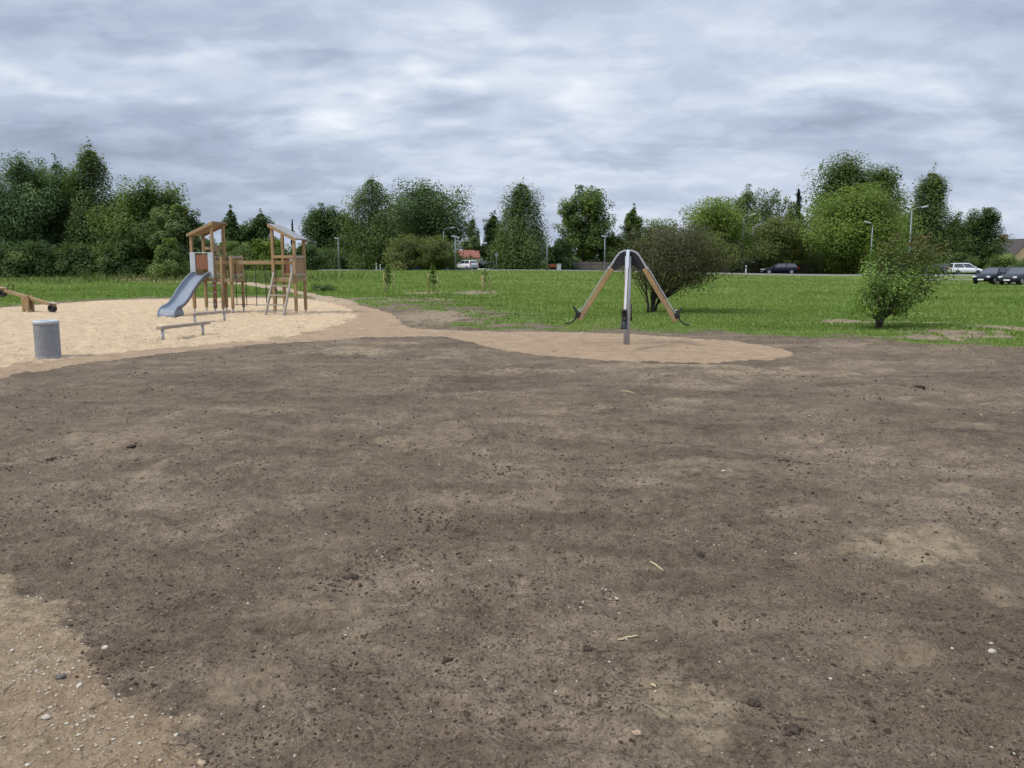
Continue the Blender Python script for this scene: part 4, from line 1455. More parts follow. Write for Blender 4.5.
m = MB()
m.bar(sp(-1.30, 0), sp(1.30, 0), .12, .11, Rm @ Vector((0, 0, 1)))
bm_ = m.build('beam', M['wood'], ss_, bevel=.008)
MB().tube([(0, -.16, .52), (0, .16, .52)], .025, 10).build('axle', M['steel'], ss_)
for s in (-1, 1):
    MB().bar(sp(s * 1.08, .075), sp(s * 1.36, .075), .24, .03, Rm @ Vector((0, 0, 1))).build('seat', M['wood_grey'] if s > 0 else M['wood'], ss_, bevel=.006)
    c = sp(s * 1.18, -.09)
    pts = [c + Vector((math.cos(a) * .115, 0, math.sin(a) * .115 - .04)) for a in [2 * math.pi * k / 16 for k in range(17)]]
    ty = MB()
    rows = []
    for p in pts:
        dd = (p - c - Vector((0, 0, -.04))).normalized()
        rows.append([p + Vector((0, .085, 0)) - dd * .03, p + Vector((0, .085, 0)) + dd * .02, p + Vector((0, -.085, 0)) + dd * .02, p + Vector((0, -.085, 0)) - dd * .03])
    ty.grid(rows, True)
    ty.build('tyre_bumper', M['black'], ss_, True)
    if s > 0:
        continue
    p0 = sp(s * .82, .05)
    nz = Rm @ Vector((0, 0, 1))
    MB().tube([p0 + Vector((0, -.11, 0)) + nz * .02, p0 + Vector((0, -.11, 0)) + nz * .22, p0 + nz * .27, p0 + Vector((0, .11, 0)) + nz * .22, p0 + Vector((0, .11, 0)) + nz * .02], .017, 8).build('handle', M['black'], ss_, True)

# ------------------------------------------------------------------ carousel with hanging arms
x_, y_ = spot(626.5, 344)
car_ = empty('carousel', (x_, y_, gz(x_, y_)), R(-10.5))
tag(car_, 'steel carousel pole with four slanting wooden arms and black seats on the sand', 'carousel')
TOPZ = height_at(250.5, y_) - gz(x_, y_)
MB().tube([(0, 0, -.1), (0, 0, TOPZ - .06)], .066, 20).build('pole', M['steel'], car_, True)
MB().lathe([(.001, TOPZ - .02), (.07, TOPZ - .03), (.075, TOPZ - .10), (.068, TOPZ - .12)], 20).build('hub_cap', M['black'], car_, True)
ENDZ = .50
for k in range(4):
    a = R([180, 0, -90, 90][k])
    d = Vector((math.cos(a), math.sin(a), 0)); sd = Vector((-d.y, d.x, 0))

    def q(r_, z_, s_=0.0):
        return d * r_ + sd * s_ + Vector((0, 0, z_))
    # arch: flat steel strap bent over the top
    arch = [(.0, TOPZ), (.09, TOPZ - .008), (.17, TOPZ - .045), (.235, TOPZ - .115), (.29, TOPZ - .20), (.345, TOPZ - .29), (.40, TOPZ - .385)]
    rows = []
    for i, (r_, z_) in enumerate(arch):
        p0 = arch[max(0, i - 1)]; p1 = arch[min(len(arch) - 1, i + 1)]
        t_ = Vector((p1[0] - p0[0], 0, p1[1] - p0[1])).normalized(); nx, nz = -t_.z, t_.x
        w = .033
        rows.append([q(r_ + nx * .018, z_ + nz * .018, -w), q(r_ + nx * .018, z_ + nz * .018, w), q(r_ - nx * .018, z_ - nz * .018, w), q(r_ - nx * .018, z_ - nz * .018, -w)])
    st = MB().grid(rows, True)
    st.add(rows[-1], [(0, 1, 2, 3)])
    ao = st.build('arm_strap', M['steel'], car_, bevel=.006)
    # dark web plate below the strap
    web = MB()
    out = [q(.05, TOPZ - .035, -.02), q(.16, TOPZ - .075, -.02), q(.22, TOPZ - .14, -.02), q(.33, TOPZ - .33, -.02), q(.37, TOPZ - .40, -.02), q(.24, TOPZ - .41, -.02), q(.10, TOPZ - .30, -.02), q(.068, TOPZ - .34, -.02)]
    web.prism(out, sd * .04)
    web.build('web_plate', M['black'], ao)
    # wooden arm
    p0 = Vector((.375, 0, TOPZ - .35)); p1 = Vector((1.06, 0, ENDZ + .02))
    slope = (p1 - p0).normalized(); nn = Vector((-slope.z, 0, slope.x))
    A = q(p0.x - nn.x * .045, p0.z - nn.z * .045); B = q(p1.x - nn.x * .045, p1.z - nn.z * .045)
    up = d * nn.x + Vector((0, 0, nn.z))
    MB().bar(A, B, .075, .10, up).build('arm', M['wood'], car_, bevel=.01)
    MB().bar(q(.375 + nn.x * .03, TOPZ - .35 + nn.z * .03), q(1.02 + nn.x * .03, ENDZ + .09 + nn.z * .03), .045, .018, up).build('arm_rail', M['steel'], ao)
    # black seat: curved shell, back against the arm, seat reaching outwards
    rows = []
    NQ = 10
    for i in range(NQ + 1):
        g_ = R(128 + 150 * i / NQ)
        rc = .20
        cxr, czr = 1.275, ENDZ + .13
        r_, z_ = cxr + math.cos(g_) * rc, czr + math.sin(g_) * rc
        w = .05 + .02 * (i / NQ)
        ix, iz = math.cos(g_) * .016, math.sin(g_) * .016
        rows.append([q(r_ - ix, z_ - iz, -w), q(r_ - ix, z_ - iz, w), q(r_ + ix, z_ + iz, w), q(r_ + ix, z_ + iz, -w)])
    s_m = MB().grid(rows, True)
    s_m.add(rows[0], [(3, 2, 1, 0)]); s_m.add(rows[-1], [(0, 1, 2, 3)])
    se = s_m.build('seat', M['black'], car_, True)
    MB().bar(q(1.015, ENDZ + .18), q(1.07, ENDZ + .06), .10, .11, up).build('seat_clamp', M['black'], se, bevel=.02)
    MB().box(q(1.02, ENDZ + .235), (.04, .04, .03)).build('end_plate', M['bin_rim'], se)


# ------------------------------------------------------------------ staked saplings
def sapling(label, px, row, hrow, leafy, seed):
    g = np.random.default_rng(seed)
    x, y = spot(px, row)
    z = gz(x, y)
    H = height_at(hrow, y) - z
    root = empty('staked_sapling', (x, y, z - .02), R(seed * 37 % 60))
    tag(root, label, 'sapling', 'staked saplings in the field')
    hs = min(1.25, H * .72)
    P = [(math.cos(a) * .32, math.sin(a) * .32) for a in (R(200), R(320), R(80))]
    for p in P:
        MB().tube([(p[0], p[1], -.05), (p[0] * 1.02, p[1] * 1.02, hs)], [.026, .022], 7).build('stake', M['wood_pale'], root, True)
    for zq in (hs - .08, hs * .52):
        cb_ = MB()
        for i in range(3):
            a, b = P[i], P[(i + 1) % 3]
            cb_.bar((a[0], a[1], zq), (b[0], b[1], zq), .016, .03)
        cb_.build('crossbar', M['wood_pale'], root)
    MB().tube([(0, 0, -.05), (.02, .01, H * .5), (.01, 0, H)], [.022, .016, .006], 6).build('stem', M['bark'], root, True)
    n = leafy
    t = g.uniform(.35, 1.0, n)
    p = np.stack([g.normal(size=n) * .22 * (1.2 - t), g.normal(size=n) * .22 * (1.2 - t), t * H], 1)
    v, f = leaf_quads(p, g.normal(size=(n, 3)) + np.array([0, 0, .6]), g.normal(size=(n, 3)), np.full(n, .16), np.full(n, .10))
    link_mesh('foliage', np_mesh('foliage', v, f, {'tint': np.repeat(np.clip(g.normal(.4, .2, n), 0, 1), 4)}), LEAF['mid'], root)


sapling('young tree between pale wooden stakes, left one nearest the ladder tower', 388, 294, 264, 260, 1)
sapling('young tree between pale wooden stakes, middle one of three in the field', 433, 294.5, 265, 220, 2)
sapling('almost bare young tree between stakes, right one beside a sandy patch', 485, 292.5, 268, 70, 3)


# ------------------------------------------------------------------ street lamps and poles
def lamp(label, px, dist, headrow, arm=0.0, mat='green_post', group='street lamps along the far road'):
    x = side_at(px, dist)
    z = gz(x, dist)
    H = height_at(headrow, dist) - z
    root = empty('street_lamp', (x, dist, z - .05))
    tag(root, label, 'street lamp', group)
    MB().tube([(0, 0, 0), (0, 0, H - (.5 if arm else .1))], [.10, .065], 10).build('pole', M[mat], root, True)
    if arm:
        s = 1 if arm > 0 else -1
        L = abs(arm)
        MB().tube([(0, 0, H - .6), (s * .05, 0, H - .3), (s * L * .3, 0, H - .06), (s * L * .62, 0, H)], [.06, .055, .05, .045], 8).build('arm', M[mat], root, True)
        hd = (s * L * .8, 0, H + .03)
        Mx = Matrix.Rotation(-s * R(14), 3, 'Y')
    else:
        s = -1; L = 1; hd = (-.12, 0, H); Mx = Matrix.Rotation(R(8), 3, 'Y')
    m = MB()
    m.box(hd, (.75, .28, .13), Mx)
    h = m.build('lamp_head', M['bin_rim'], root, bevel=.05)
    MB().box((hd[0], hd[1], hd[2] - .075), (.6, .22, .03), Mx).build('lamp_glass', M['lamp_glass'], h)


lamp('straight lamp post seen before the dark trees right of the ladder tower', 339, 116, 238, 0)
lamp('tall lamp with an arm to the right rising above the olive tree', 444, 122, 227.5, 1.6)
lamp('short lamp post with a bright head, beside the right olive tree', 455.5, 109, 236, 0)
lamp('straight lamp post at the right side of the weeping birch', 547, 108, 234, 0)
lamp('thin grey lamp post in front of the board fence', 604.5, 112, 236, 0)
lamp('lamp with an arm to the right between the bright maple and the olive tree', 742, 118, 214, 1.6)
lamp('lamp with a small head in front of the yellow green maple', 870, 100, 222, -0.8)
lamp('tall curved lamp whose arm points right, before the tall dark birch', 908, 92, 206.5, 1.7)
# sign post by the road
x = side_at(496.5, 113); z = gz(x, 113)
sg = empty('sign_post', (x, 113, z - .05)); tag(sg, 'small grey road sign on a pole seen from behind, left of the weeping birch', 'road sign')
MB().tube([(0, 0, 0), (0, 0, 2.5)], .035, 8).build('pole', M['green_post'], sg, True)
MB().lathe([(.001, -.01), (.24, -.01), (.24, .01), (.001, .01)], 20).build('sign_plate', M['green_post'], sg)
for o in list(sg.children):
    if o.name.startswith('sign_plate'):
        o.rotation_euler = (R(90), 0, 0); o.location = (0, -.06, 2.2)
# white flag pole / chimney pipe by the white house
x = side_at(481.5, 140); z = gz(x, 140)
fp = empty('white_pole', (x, 140, z - .05)); tag(fp, 'white pole rising beside the white house with the red roof', 'pole')
zt = height_at(236, 140) - z
MB().tube([(0, 0, 0), (0, 0, zt)], [.13, .10], 12).build('shaft', M['white'], fp, True)
MB().lathe([(.001, zt + .12), (.12, zt + .06), (.13, zt - .02), (.10, zt - .03)], 12).build('cap', M['white'], fp, True)


def marker(label, px, dist, h, w=.09, mat='bin_rim'):
    x = side_at(px, dist)
    root = empty('marker_post', (x, dist, gz(x, dist) - .03))
    tag(root, label, 'marker post', 'white posts along the road')
    MB().lathe([(w, 0), (w, h * .93), (w * .75, h), (.001, h + .01)], 12).build('post', M[mat], root, True)
    MB().lathe([(w + .004, h * .70), (w + .006, h * .72), (w + .006, h * .80), (w + .004, h * .82)], 12).build('band', M['black'], root, True)


marker('white marker post under the loose birch, left one of a close pair', 376.5, 112, 1.05)
marker('white marker post under the loose birch, right one of a close pair', 380.5, 113, .95)
marker('short white marker post between the olive tree and the short lamp', 447, 111, .6, .22)
marker('white marker post left of the black estate car', 746, 111, 1.2)
x_, y_ = side_at(203, 62), 62
tp = empty('thin_post', (x_, y_, gz(x_, y_) - .03)); tag(tp, 'thin grey post standing in the grass behind the slide', 'post')
MB().tube([(0, 0, 0), (0, 0, 1.15)], .03, 8).build('post', M['green_post'], tp, True)
MB().lathe([(.035, 1.12), (.04, 1.15), (.02, 1.18), (.001, 1.18)], 8).build('cap', M['green_post'], tp, True)
# utility box and orange barrier near the lamp post
x = side_at(559, 111)
ub = empty('utility_box', (x, 111, gz(x, 111) - .02)); tag(ub, 'small pale grey utility box at the roadside left of the board fence', 'utility box')
MB().box((0, 0, .45), (.55, .3, .9)).build('cabinet', M['bin_rim'], ub, bevel=.02)
MB().box((0, -.165, .45), (.46, .02, .74)).build('door', M['panel'], ub)
MB().box((0, 0, .93), (.62, .38, .06)).build('lid', M['bin_rim'], ub, bevel=.01)
x = side_at(552.5, 121.5)
bn = empty('bench', (x, 121.5, gz(x, 121.5) - .02), R(6)); tag(bn, 'orange brown bench at the roadside beside the straight lamp post', 'bench')
MB().box((0, 0, .45), (1.7, .42, .06)).build('seat', M['orange'], bn)
MB().box((0, .22, .78), (1.7, .05, .40)).build('backrest', M['orange'], bn)
for s in (-.7, .7):
    MB().box((s, 0, .21), (.07, .4, .42)).build('leg', M['green_post'], bn)


# ------------------------------------------------------------------ fences
def fence(label, px0, d0, px1, d1, h, mat, posts=8):
    a = Vector((side_at(px0, d0), d0, 0)); b = Vector((side_at(px1, d1), d1, 0))
    root = empty('board_fence', (a.x, a.y, 0)); tag(root, label, 'fence')
    d = (b - a); L = d.length; dn = d.normalized()
    panel = MB(); n = int(L / .16)
    for k in range(n):
        p = d * ((k + .5) / n); w = a + p
        z = float(land(w.x, w.y)); hh = h + random.uniform(-.02, .02)
        panel.bar((p.x, p.y, z - .05), (p.x, p.y, z + hh), .15, .025, Vector((-dn.y, dn.x, 0)))
    panel.build('boards', M[mat], root)
    for k in range(posts + 1):
        p = d * (k / posts) + Vector((dn.y, -dn.x, 0)) * .07; w = a + p
        z = float(land(w.x, w.y))
        MB().box((p.x, p.y, z + h / 2), (.09, .09, h + .12)).build('fence_post', M[mat], root)
    r_ = MB()
    for zq in (.3, h - .3):
        z0 = float(land(a.x, a.y)); z1 = float(land(b.x, b.y))
        o = Vector((dn.y, -dn.x, 0)) * .03
        r_.bar(Vector((0, 0, z0 + zq)) + o, d + Vector((0, 0, z1 + zq)) + o, .03, .09)
    build_each(r_, 'fence_rail', M[mat], root)


fence('grey brown board fence across the road behind the carousel', 566, 124, 692, 122, 1.35, 'board', 10)
fence('dark board fence behind the black estate car', 722, 124, 905, 121, 1.5, 'board', 14)

# ------------------------------------------------------------------ houses
def house(label, px, dist, w, dpt, eave, ridge, rz, wall, roof, chim=None, name='house'):
    x = side_at(px, dist)
    root = empty(name, (x, dist, gz(x, dist) - .1), rz)
    tag(root, label, 'house', None)
    hw, hd = w / 2, dpt / 2
    m = MB()
    m.prism([(-hw, -hd, 0), (hw, -hd, 0), (hw, -hd, eave), (0, -hd, ridge - .12), (-hw, -hd, eave)], (0, dpt, 0))
    wl = m.build('wall', M[wall], root)
    rf = MB()
    s = (ridge - eave) / hw
    for sg_ in (-1, 1):
        o = .45
        x0, z0 = sg_ * (hw + o), eave - s * o
        rf.prism([(x0, -hd - .4, z0), (0, -hd - .4, ridge), (0, -hd - .4, ridge + .16), (x0, -hd - .4, z0 + .16)], (0, dpt + .8, 0))
    r_ = rf.build('roof', M[roof], root)
    if chim:
        MB().box((chim[0], chim[1], ridge + chim[3] / 2 - .35), (chim[2], chim[2] * .8, chim[3] + .5)).build('chimney', M['brick'], r_)
    for (wx, wz, ww, wh) in ((-hw * .45, eave * .55, 1.0, 1.2), (hw * .45, eave * .55, 1.0, 1.2), (0, eave + (ridge - eave) * .35, .8, .9)):
        wi = MB().box((wx, -hd - .012, wz), (ww, .03, wh)).build('window', M['glass'], wl)
        f = MB()
        for dx_ in (-ww / 2, 0, ww / 2):
            f.box((wx + dx_, -hd - .035, wz), (.07, .03, wh + .07))
        for dz_ in (-wh / 2, wh / 2):
            f.box((wx, -hd - .0345, wz + dz_), (ww - .07, .028, .07))
        f.build('window_frame', M['white'], wi)
    return root


house('small white house with a red roof seen between oak and weeping birch', 474, 156, 4.2, 6.0, 2.4, 3.5, R(72), 'plaster', 'tile_red')
hh = height_at(235.5, 140) - gz(side_at(1016, 140), 140)
house('cream house with steep dark roof and brick chimney at the right picture edge', 1008, 145, 8.0, 8.0, hh * .40, hh * .93, R(14), 'cream', 'tile_dark', (0.0, 1.6, 1.1, 1.1))
x = side_at(402, 124)
sh = empty('shed', (x, 124, gz(x, 124) - .05)); tag(sh, 'dark blue shed half hidden behind the olive trees', 'shed')
MB().box((0, 0, .75), (5.5, 2.2, 1.5)).build('wall', M['blue'], sh)
MB().box((0, 0, 1.55), (5.8, 2.5, .1)).build('roof', M['felt'], sh)
MB().box((.8, -1.112, .7), (.9, .03, 1.3)).build('door', M['green_post'], sh)


# ------------------------------------------------------------------ cars
def make_car(label, x, y, rz, paint, L=4.3, Wd=1.76, Hh=1.46, kind='hatch', plate=True, scale=1.0):
    z = float(land(x, y)) + .08
    root = empty('parked_car' if kind != 'estate' else 'estate_car', (x, y, z), rz)
    tag(root, label, 'car', 'cars on the road and parking lane')
    h = L / 2
    belt = .93
    # lower body: stations along the length, front at +x
    st = [(-h, .70, .42, .78), (-h + .07, .82, .30, .90), (-h + .35, .86, .24, belt + .03), (-h * .5, .88, .22, belt + .02), (0, .88, .22, belt), (h * .38, .88, .22, belt - .02),
          (h - .62, .86, .22, .84), (h - .25, .82, .24, .74), (h - .06, .74, .28, .64), (h, .62, .36, .56)]
    rows = []
    k = Wd / 1.76
    for (xs, hw, zb, zt) in st:
        hw *= k
        rows.append([(xs, -hw * .86, zb), (xs, -hw * .98, zb + .10), (xs, -hw, (zb + zt) / 2), (xs, -hw * .97, zt - .10), (xs, -hw * .86, zt), (xs, 0, zt + .02),
                     (xs, hw * .86, zt), (xs, hw * .97, zt - .10), (xs, hw, (zb + zt) / 2), (xs, hw * .98, zb + .10), (xs, hw * .86, zb), (xs, 0, zb - .01)])
    b = MB().grid(rows, True)
    b.add(rows[0], [tuple(range(11, -1, -1))]); b.add(rows[-1], [tuple(range(12))])
    body = b.build('body', M[paint], root, True)
    # cabin
    rear_b, rear_t = {'hatch': (-h + .10, -h + .50), 'estate': (-h + .06, -h + .36), 'mpv': (-h + .08, -h + .30), 'saloon': (-h + .75, -h + 1.35)}[kind]
    fr_b, fr_t = h - 1.18, h - 1.95
    if kind == 'mpv':
        fr_b, fr_t = h - .80, h - 1.7
    bw, tw = .80 * k, .58 * k

    def ring(xb, xt, f):
        xx = xb + (xt - xb) * f
        hw = bw + (tw - bw) * f
        return xx, hw, belt - .02 + (Hh - belt) * f
    cab = MB()
    lo = [(rear_b, -bw, belt - .02), (rear_b, bw, belt - .02), (fr_b, bw, belt - .05), (fr_b, -bw, belt - .05)]
    up = [(rear_t, -tw, Hh - .06), (rear_t, tw, Hh - .06), (fr_t, tw, Hh - .05), (fr_t, -tw, Hh - .05)]
    tp_ = [(rear_t + .12, -tw * .82, Hh - .01), (rear_t + .12, tw * .82, Hh - .01), (fr_t - .2, tw * .82, Hh), (fr_t - .2, -tw * .82, Hh)]
    cab.grid([lo, up, tp_], True)
    cab.add(tp_, [(0, 3, 2, 1)])
    cb2 = cab.build('cabin', M[paint], root)

    def pane(p, off):
        # inset panel of four points, set 12 mm proud
        P = [Vector(q_) for q_ in p]
        c = sum(P, Vector()) / 4
        P = [c + (q_ - c) * .90 for q_ in P]
        nrm = (P[1] - P[0]).cross(P[3] - P[0]).normalized()
        if nrm.dot(c - Vector((0, 0, 1.1))) < 0:
            nrm = -nrm
        return P, nrm
    for nm, idx in (('rear_window', (0, 1)), ('side_window', (1, 2)), ('windscreen', (2, 3)), ('side_window', (3, 0))):
        p = [lo[idx[0]], lo[idx[1]], up[idx[1]], up[idx[0]]]
        P, nrm = pane(p, .012)
        if nm == 'side_window':
            # split by a pillar
            e0, e1 = P[0], P[1]; t0, t1 = P[3], P[2]
            for (a_, b_) in ((0.0, .46), (.50, 1.0)):
                Q = [e0.lerp(e1, a_), e0.lerp(e1, b_), t0.lerp(t1, b_), t0.lerp(t1, a_)]
                MB().prism([q_ - nrm * .004 for q_ in Q], nrm * .016).build(nm, M['glass'], cb2)
        else:
            MB().prism([q_ - nrm * .004 for q_ in P], nrm * .016).build(nm, M['glass'], cb2)
    for sx in (h * .66, -h * .60):
        for sy in (-1, 1):
            yv = sy * (Wd / 2 - .10)
            w = MB().lathe([(.001, -.10), (.20, -.10), (.30, -.095), (.32, -.06), (.32, .06), (.30, .095), (.20, .10), (.001, .10)], 20).build('wheel', M['black'], root, True)
            w.rotation_euler = (R(90), 0, 0); w.location = (sx, yv, .30)
            MB().lathe([(.001, -.008), (.16, -.004), (.20, .004), (.20, -.02)], 16, (0, 0, -sy * .103)).build('rim', M['rim'], w)
    for sy in (-1, 1):
        MB().box((h - .10, sy * .58 * k, .63), (.18, .34, .15), Matrix.Rotation(-sy * R(22), 3, 'Z')).build('headlight', M['lamp_glass'], root, bevel=.04)
        MB().box((-h + .03, sy * .70 * k, .82), (.10, .14, .34)).build('tail_light', M['red_glass'], root, bevel=.03)
        MB().box((fr_b - .25, sy * (bw + .13), belt + .06), (.14, .18, .12)).build('mirror', M[paint], root, bevel=.03)
    MB().box((h - .005, 0, .50), (.05, .62, .16)).build('grille', M['black'], root, bevel=.01)
    if plate:
        MB().box((h + .03, 0, .40), (.02, .50, .11)).build('number_plate', M['white'], root)
    root.scale = (scale, scale, scale)
    return root


def on_lane(px, row, lift=0.08):
    d = ray(px, row)
    z = 0
    for _ in range(20):
        t = (EYE - z) / -d[2]
        x, y = d[0] * t, d[1] * t
        z = .5 * z + .5 * (float(land(x, y)) + lift)
    return x, y


def car_at(label, px, row, rz, paint, **kw):
    x, y = on_lane(px, row)
    return make_car(label, x, y, R(rz), paint, **kw)


make_car('black hatchback facing left, nearest whole car in the right car park', side_at(994, 74), 74, R(214), 'car_black')
make_car('dark grey car with bright headlight cut by the right picture edge', side_at(1021, 71.5), 71.5, R(214), 'car_dark', kind='saloon', L=4.6)
make_car('dark car half hidden between the black hatchback and the grey car', side_at(1012, 83), 83, R(205), 'car_dark')
make_car('white people carrier parked broadside behind the grass, left of the black hatchback', side_at(965, 116), 116, R(-6), 'car_white', kind='mpv', L=4.1, Hh=1.55)
make_car('dark car with pale windscreen behind the leaning shrub, left of the white carrier', side_at(934, 118.5), 118.5, R(172), 'car_dark')
make_car('black estate car driving left past the board fence', side_at(779.5, 113.3), 113.3, R(176), 'car_black', kind='estate', L=4.7, Hh=1.48)
make_car('white car parked by the house with the red roof', side_at(466.5, 123.5), 123.5, R(125), 'car_white', L=4.4, Hh=1.42)
make_car('dark car parked right of the white car by the white house', side_at(484, 129), 129, R(188), 'car_black', L=4.4)


# ------------------------------------------------------------------ crumbs, pebbles and larger lumps on the soil
def blob_template(seed):
    g = np.random.default_rng(seed)
    t = (1 + 5 ** .5) / 2
    v = np.array([(-1, t, 0), (1, t, 0), (-1, -t, 0), (1, -t, 0), (0, -1, t), (0, 1, t), (0, -1, -t), (0, 1, -t), (t, 0, -1), (t, 0, 1), (-t, 0, -1), (-t, 0, 1)], float)
    v /= np.linalg.norm(v[0])
    v *= g.uniform(.7, 1.2, (12, 1))
    f = np.array([(0, 11, 5), (0, 5, 1), (0, 1, 7), (0, 7, 10), (0, 10, 11), (1, 5, 9), (5, 11, 4), (11, 10, 2), (10, 7, 6), (7, 1, 8), (3, 9, 4), (3, 4, 2), (3, 2, 6), (3, 6, 8), (3, 8, 9), (4, 9, 5), (2, 4, 11), (6, 2, 10), (8, 6, 7), (9, 8, 1)])
    return v, f


def scatter_blobs(name, label, x, y, size, mat, flat=.6, cat='soil'):
    n = len(x)
    z = ground_z(x, y)
    V = []; F = []
    T = [blob_template(k) for k in range(8)]
    which = rng.integers(0, 8, n)
    off = 0
    for k in range(8):
        i = np.where(which == k)[0]
        v, f = T[k]
        m_ = len(i)
        a = rng.random(m_) * 2 * math.pi
        sx = size[i] * rng.uniform(.7, 1.4, m_); sy = size[i] * rng.uniform(.6, 1.1, m_); sz = size[i] * flat * rng.uniform(.6, 1.2, m_)
        vx = v[None, :, 0] * sx[:, None]; vy = v[None, :, 1] * sy[:, None]
        wx = vx * np.cos(a)[:, None] - vy * np.sin(a)[:, None] + x[i][:, None]
        wy = vx * np.sin(a)[:, None] + vy * np.cos(a)[:, None] + y[i][:, None]
        wz = v[None, :, 2] * sz[:, None] + (z[i] + sz * .35)[:, None]
        V.append(np.stack([wx, wy, wz], -1).reshape(-1, 3))
        F.append((f[None] + (np.arange(m_) * 12)[:, None, None]).reshape(-1, 3) + off)
        off += m_ * 12
    me = np_mesh(name, np.vstack(V), np.vstack(F))
    o = link_mesh(name, me, mat)
    tag(o, label, cat, None, 'stuff')
    return o


def on_soil(n, r0, r1, power, clump=0.0, seed=0):
    x, y = scatter(n, r0, r1, 38, power)
    mk = masks(x, y)
    k = (mk['path'] < .2) & (mk['inside'] < .3) & (mk['gravel'] < .6)
    if clump:
        k &= rng.random(len(x)) < (.28 + .72 * sstep(1.5, 7, np.hypot(x, y))) * np.clip(.30 + clump * fbm(x * 1.1, y * 1.1, 4, seed), .03, 1)
    return x[k], y[k], mk


def sizes(n, lo, hi, p=2.6):
    return lo + (hi - lo) * rng.random(n) ** p


x, y, _ = on_soil(42000, 2.2, 26, 1.45, 1.7, 81)
r = np.hypot(x, y)
scatter_blobs('soil_crumbs', 'dark soil crumbs strewn over the bare ground', x, y, sizes(len(x), .0012, .0078, 5.5) * (1 + r / 10), M['clod'])
x, y, _ = on_soil(42000, 2.2, 24, 1.45, 1.3, 85)
r = np.hypot(x, y)
scatter_blobs('soil_crumbs', 'brown crumbs of dry earth strewn over the bare ground', x, y, sizes(len(x), .0014, .0085, 4.5) * (1 + r / 10), M['clod_mid'])
x, y, _ = on_soil(2600, 2.2, 22, 1.6, 1.4, 88)
r = np.hypot(x, y)
scatter_blobs('pebbles', 'pale pebbles scattered thinly on the dark soil', x, y, sizes(len(x), .0022, .008, 3) * (1 + r / 14), M['stone_pale'], .6, 'pebbles')
# gravel corner
x, y = scatter(90000, 2.1, 6.5, 40, 1.3)
g_ = masks(x, y)['gravel']
k = (x < 0) & (rng.random(len(x)) < g_ ** 2 * np.clip(.14 + .40 * fbm(x * 1.8, y * 1.8, 4, 90), .03, 1))
x, y = x[k], y[k]
scatter_blobs('pebbles', 'pale and tan gravel lying on the sandy corner at the lower left', x, y, sizes(len(x), .0014, .0105, 4.2), M['stone_pale'], .55, 'gravel')
x, y = scatter(60000, 2.1, 6.5, 40, 1.3)
g_ = masks(x, y)['gravel']
k = (x < 0) & (rng.random(len(x)) < g_ * .22)
x, y = x[k], y[k]
scatter_blobs('pebbles', 'small brown gravel lying on the sandy corner at the lower left', x, y, sizes(len(x), .002, .009, 2.5), M['stone_tan'], .55, 'gravel')
# disturbed sand: small footprint crumbs
x, y = scatter(9000, 13, 44, 36, 1.3)
mk = masks(x, y)
k = (mk['path'] > .9) & (rng.random(len(x)) < .35 + .6 * mk['pale'])
x, y = x[k], y[k]
scatter_blobs('sand_lumps', 'small lumps of kicked up sand in the playground', x, y, sizes(len(x), .008, .03, 2.5), M['stone_tan'], .4, 'sand')


def lump(name, label, cat, px, py, size, mat, flat=.6, group=None, seed=0, sub=2):
    """a single rough lump with its own outline"""
    import bmesh
    x, y = spot(px, py)
    bm = bmesh.new()
    bmesh.ops.create_icosphere(bm, subdivisions=sub, radius=1)
    g = np.random.default_rng(seed)
    ph = g.random(3) * 9
    for v in bm.verts:
        c = v.co
        n1 = float(perlin(c.x * 1.3 + ph[0], c.y * 1.3 + c.z * 1.1 + ph[1], seed)) + .5 * float(perlin(c.x * 3.3 + c.z * 2 + ph[2], c.y * 3.3, seed + 1))
        n2 = float(perlin(c.x * 6 + ph[1], c.y * 6 + c.z * 5 + ph[0], seed + 2))
        c *= 1 + .55 * n1 + .35 * n2
        c.x *= size * 1.25; c.y *= size * .95; c.z *= size * flat
    me = bpy.data.meshes.new(name)
    bm.to_mesh(me); bm.free()
    me.polygons.foreach_set('use_smooth', [True] * len(me.polygons))
    o = link_mesh(name, me, mat)
    o.location = (x, y, gz(x, y) + size * flat * .35)
    o.rotation_euler = (0, 0, g.random() * 6)
    tag(o, label, cat, group)
    return o


GC = 'dark clods of earth lying on the soil'
for i, (px, py, s, lb) in enumerate([
    (784, 464, .045, 'dark clod of earth alone in the middle right of the soil'),
    (754, 710, .022, 'dark crumbly clod near the bottom, upper one of two beside pale chips'),
    (792, 738, .026, 'large dark crumbly clod lowest in the picture, right of the sandy patch'),
    (871, 729, .012, 'small dark clod near the bottom right, right of the large clod'),
    (588, 646, .020, 'dark flat clod left of the pale straw piece'),
    (700, 554, .022, 'dark clod right of the thin upper straw piece'),
    (920, 389, .055, 'dark clod far back in front of the leaning shrub'),
    (350, 575, .030, 'cluster-like dark clod at the middle left of the soil'),
    (52, 460, .036, 'dark clod at the far left below the litter bin'),
    (132, 448, .03, 'dark clod below the sand edge, right of the litter bin'),
    (448, 667, .016, 'small dark clod at the lower centre of the soil'),
]):
    lump('soil_clod', lb, 'clod', px, py, s, M['clod'], .42, GC, 200 + i, 3)
GS = 'single stones on the soil'
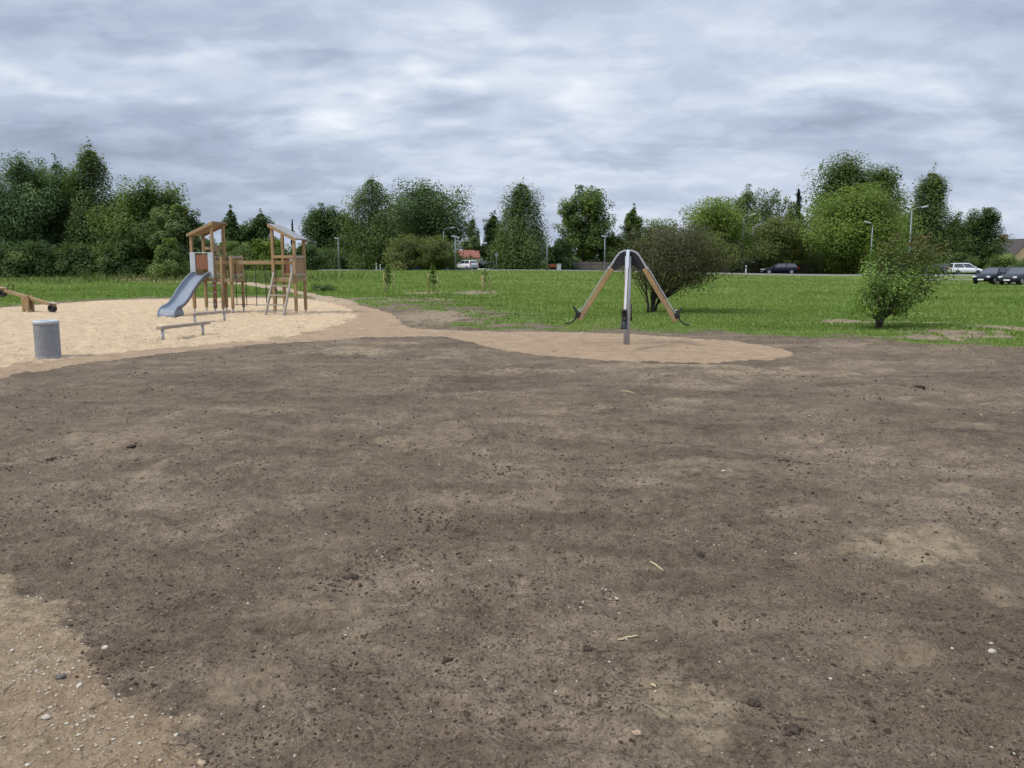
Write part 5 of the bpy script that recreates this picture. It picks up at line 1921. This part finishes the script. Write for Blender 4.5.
for i, (px, py, s, mt, lb) in enumerate([
    (617, 595, .010, 'stone_pale', 'round white pebble near the centre of the soil'),
    (637, 742, .015, 'stone_tan', 'pinkish tan stone on the sandy patch at the bottom centre'),
    (991, 655, .017, 'stone_pale', 'cream stone near the right picture edge'),
    (105, 650, .014, 'stone_pale', 'white stone at the border of gravel and soil'),
    (61, 681, .017, 'stone_grey', 'dark grey stone in the gravel corner'),
    (47, 722, .013, 'stone_pale', 'pale flat stone in the gravel corner below the grey stone'),
    (80, 689, .012, 'stone_pale', 'pale stone just right of the grey stone in the gravel'),
    (202, 763, .014, 'stone_tan', 'tan stone at the bottom where the gravel ends'),
    (723, 474, .012, 'stone_pale', 'white pebble at the centre right of the soil'),
]):
    lump('stone', lb, 'stone', px, py, s, M[mt], .65, GS, 300 + i, 2)


def straw(label, px0, py0, px1, py1, w, seed):
    a = Vector((*spot(px0, py0), 0)); b = Vector((*spot(px1, py1), 0))
    g = np.random.default_rng(seed)
    c = (a + b) / 2
    pts = []
    for k in range(6):
        p = a.lerp(b, k / 5)
        off = Vector((g.normal() * .002, g.normal() * .003, 0))
        p = p + off
        pts.append((p.x - c.x, p.y - c.y, gz(p.x, p.y) + w * 1.2 - gz(c.x, c.y)))
    o = MB().tube(pts, [w * .7, w, w * 1.05, w, w * .9, w * .4], 6).build('straw_piece', M['straw'], None, True)
    o.location = (c.x, c.y, gz(c.x, c.y))
    tag(o, label, 'straw', 'pale straw pieces on the soil')


straw('thin pale straw piece, the upper one near the picture centre', 650, 563, 664, 569, .0042, 1)
straw('pale straw piece lying level, lower one left of the sandy patch', 618, 634.5, 639, 632, .0042, 2)
straw('short straw piece far back in front of the carousel', 620, 392, 636, 393, .007, 3)
straw('tiny pale chip of straw on the sandy patch at the bottom', 651, 690, 657, 693, .004, 4)

hx = []; hy = []; hs = []
for (px, py, s_) in [(784, 464, .045), (754, 710, .022), (792, 738, .026), (588, 646, .02), (700, 554, .022), (920, 389, .055), (350, 575, .03), (52, 460, .036), (132, 448, .03), (448, 667, .016),
                     (330, 590, .04), (372, 560, .03), (660, 668, .02), (640, 690, .022), (120, 660, .03), (600, 705, .025), (245, 540, .03), (975, 610, .03), (860, 590, .03), (500, 470, .05), (430, 520, .05)]:
    c = spot(px, py)
    k = 60
    hx += list(rng.normal(c[0], s_ * 2.2, k)); hy += list(rng.normal(c[1], s_ * 2.6, k)); hs += list(s_ * rng.uniform(.06, .32, k) ** 1.1)
scatter_blobs('soil_crumbs', 'crumbs of dark earth heaped around the larger clods', np.array(hx), np.array(hy), np.array(hs), M['clod'])

# fine dry roots and wisps lying about
mb = MB()
for k in range(420):
    if k < 170:
        c = spot(random.gauss(600, 60), random.gauss(690, 34))
    else:
        c = spot(random.uniform(-20, 1040), random.uniform(440, 775))
    a = random.uniform(0, 6.28); L = random.uniform(.012, .05)
    pts = []
    z = None
    for q in range(4):
        xx = c[0] + math.cos(a + q * random.uniform(-.25, .25)) * L * (q - 1.5) / 1.5; yy_ = c[1] + math.sin(a) * L * (q - 1.5) / 1.5
        pts.append((xx, yy_, 0))
    zz_ = ground_z([p[0] for p in pts], [p[1] for p in pts])
    mb.tube([(p[0], p[1], float(zq) + random.uniform(.001, .006)) for p, zq in zip(pts, zz_)], random.uniform(.0006, .0014), 4, False)
tag(mb.build('dry_roots', M['twig'], None), 'fine dry roots and wisps on the bare soil', 'dry roots', None, 'stuff')
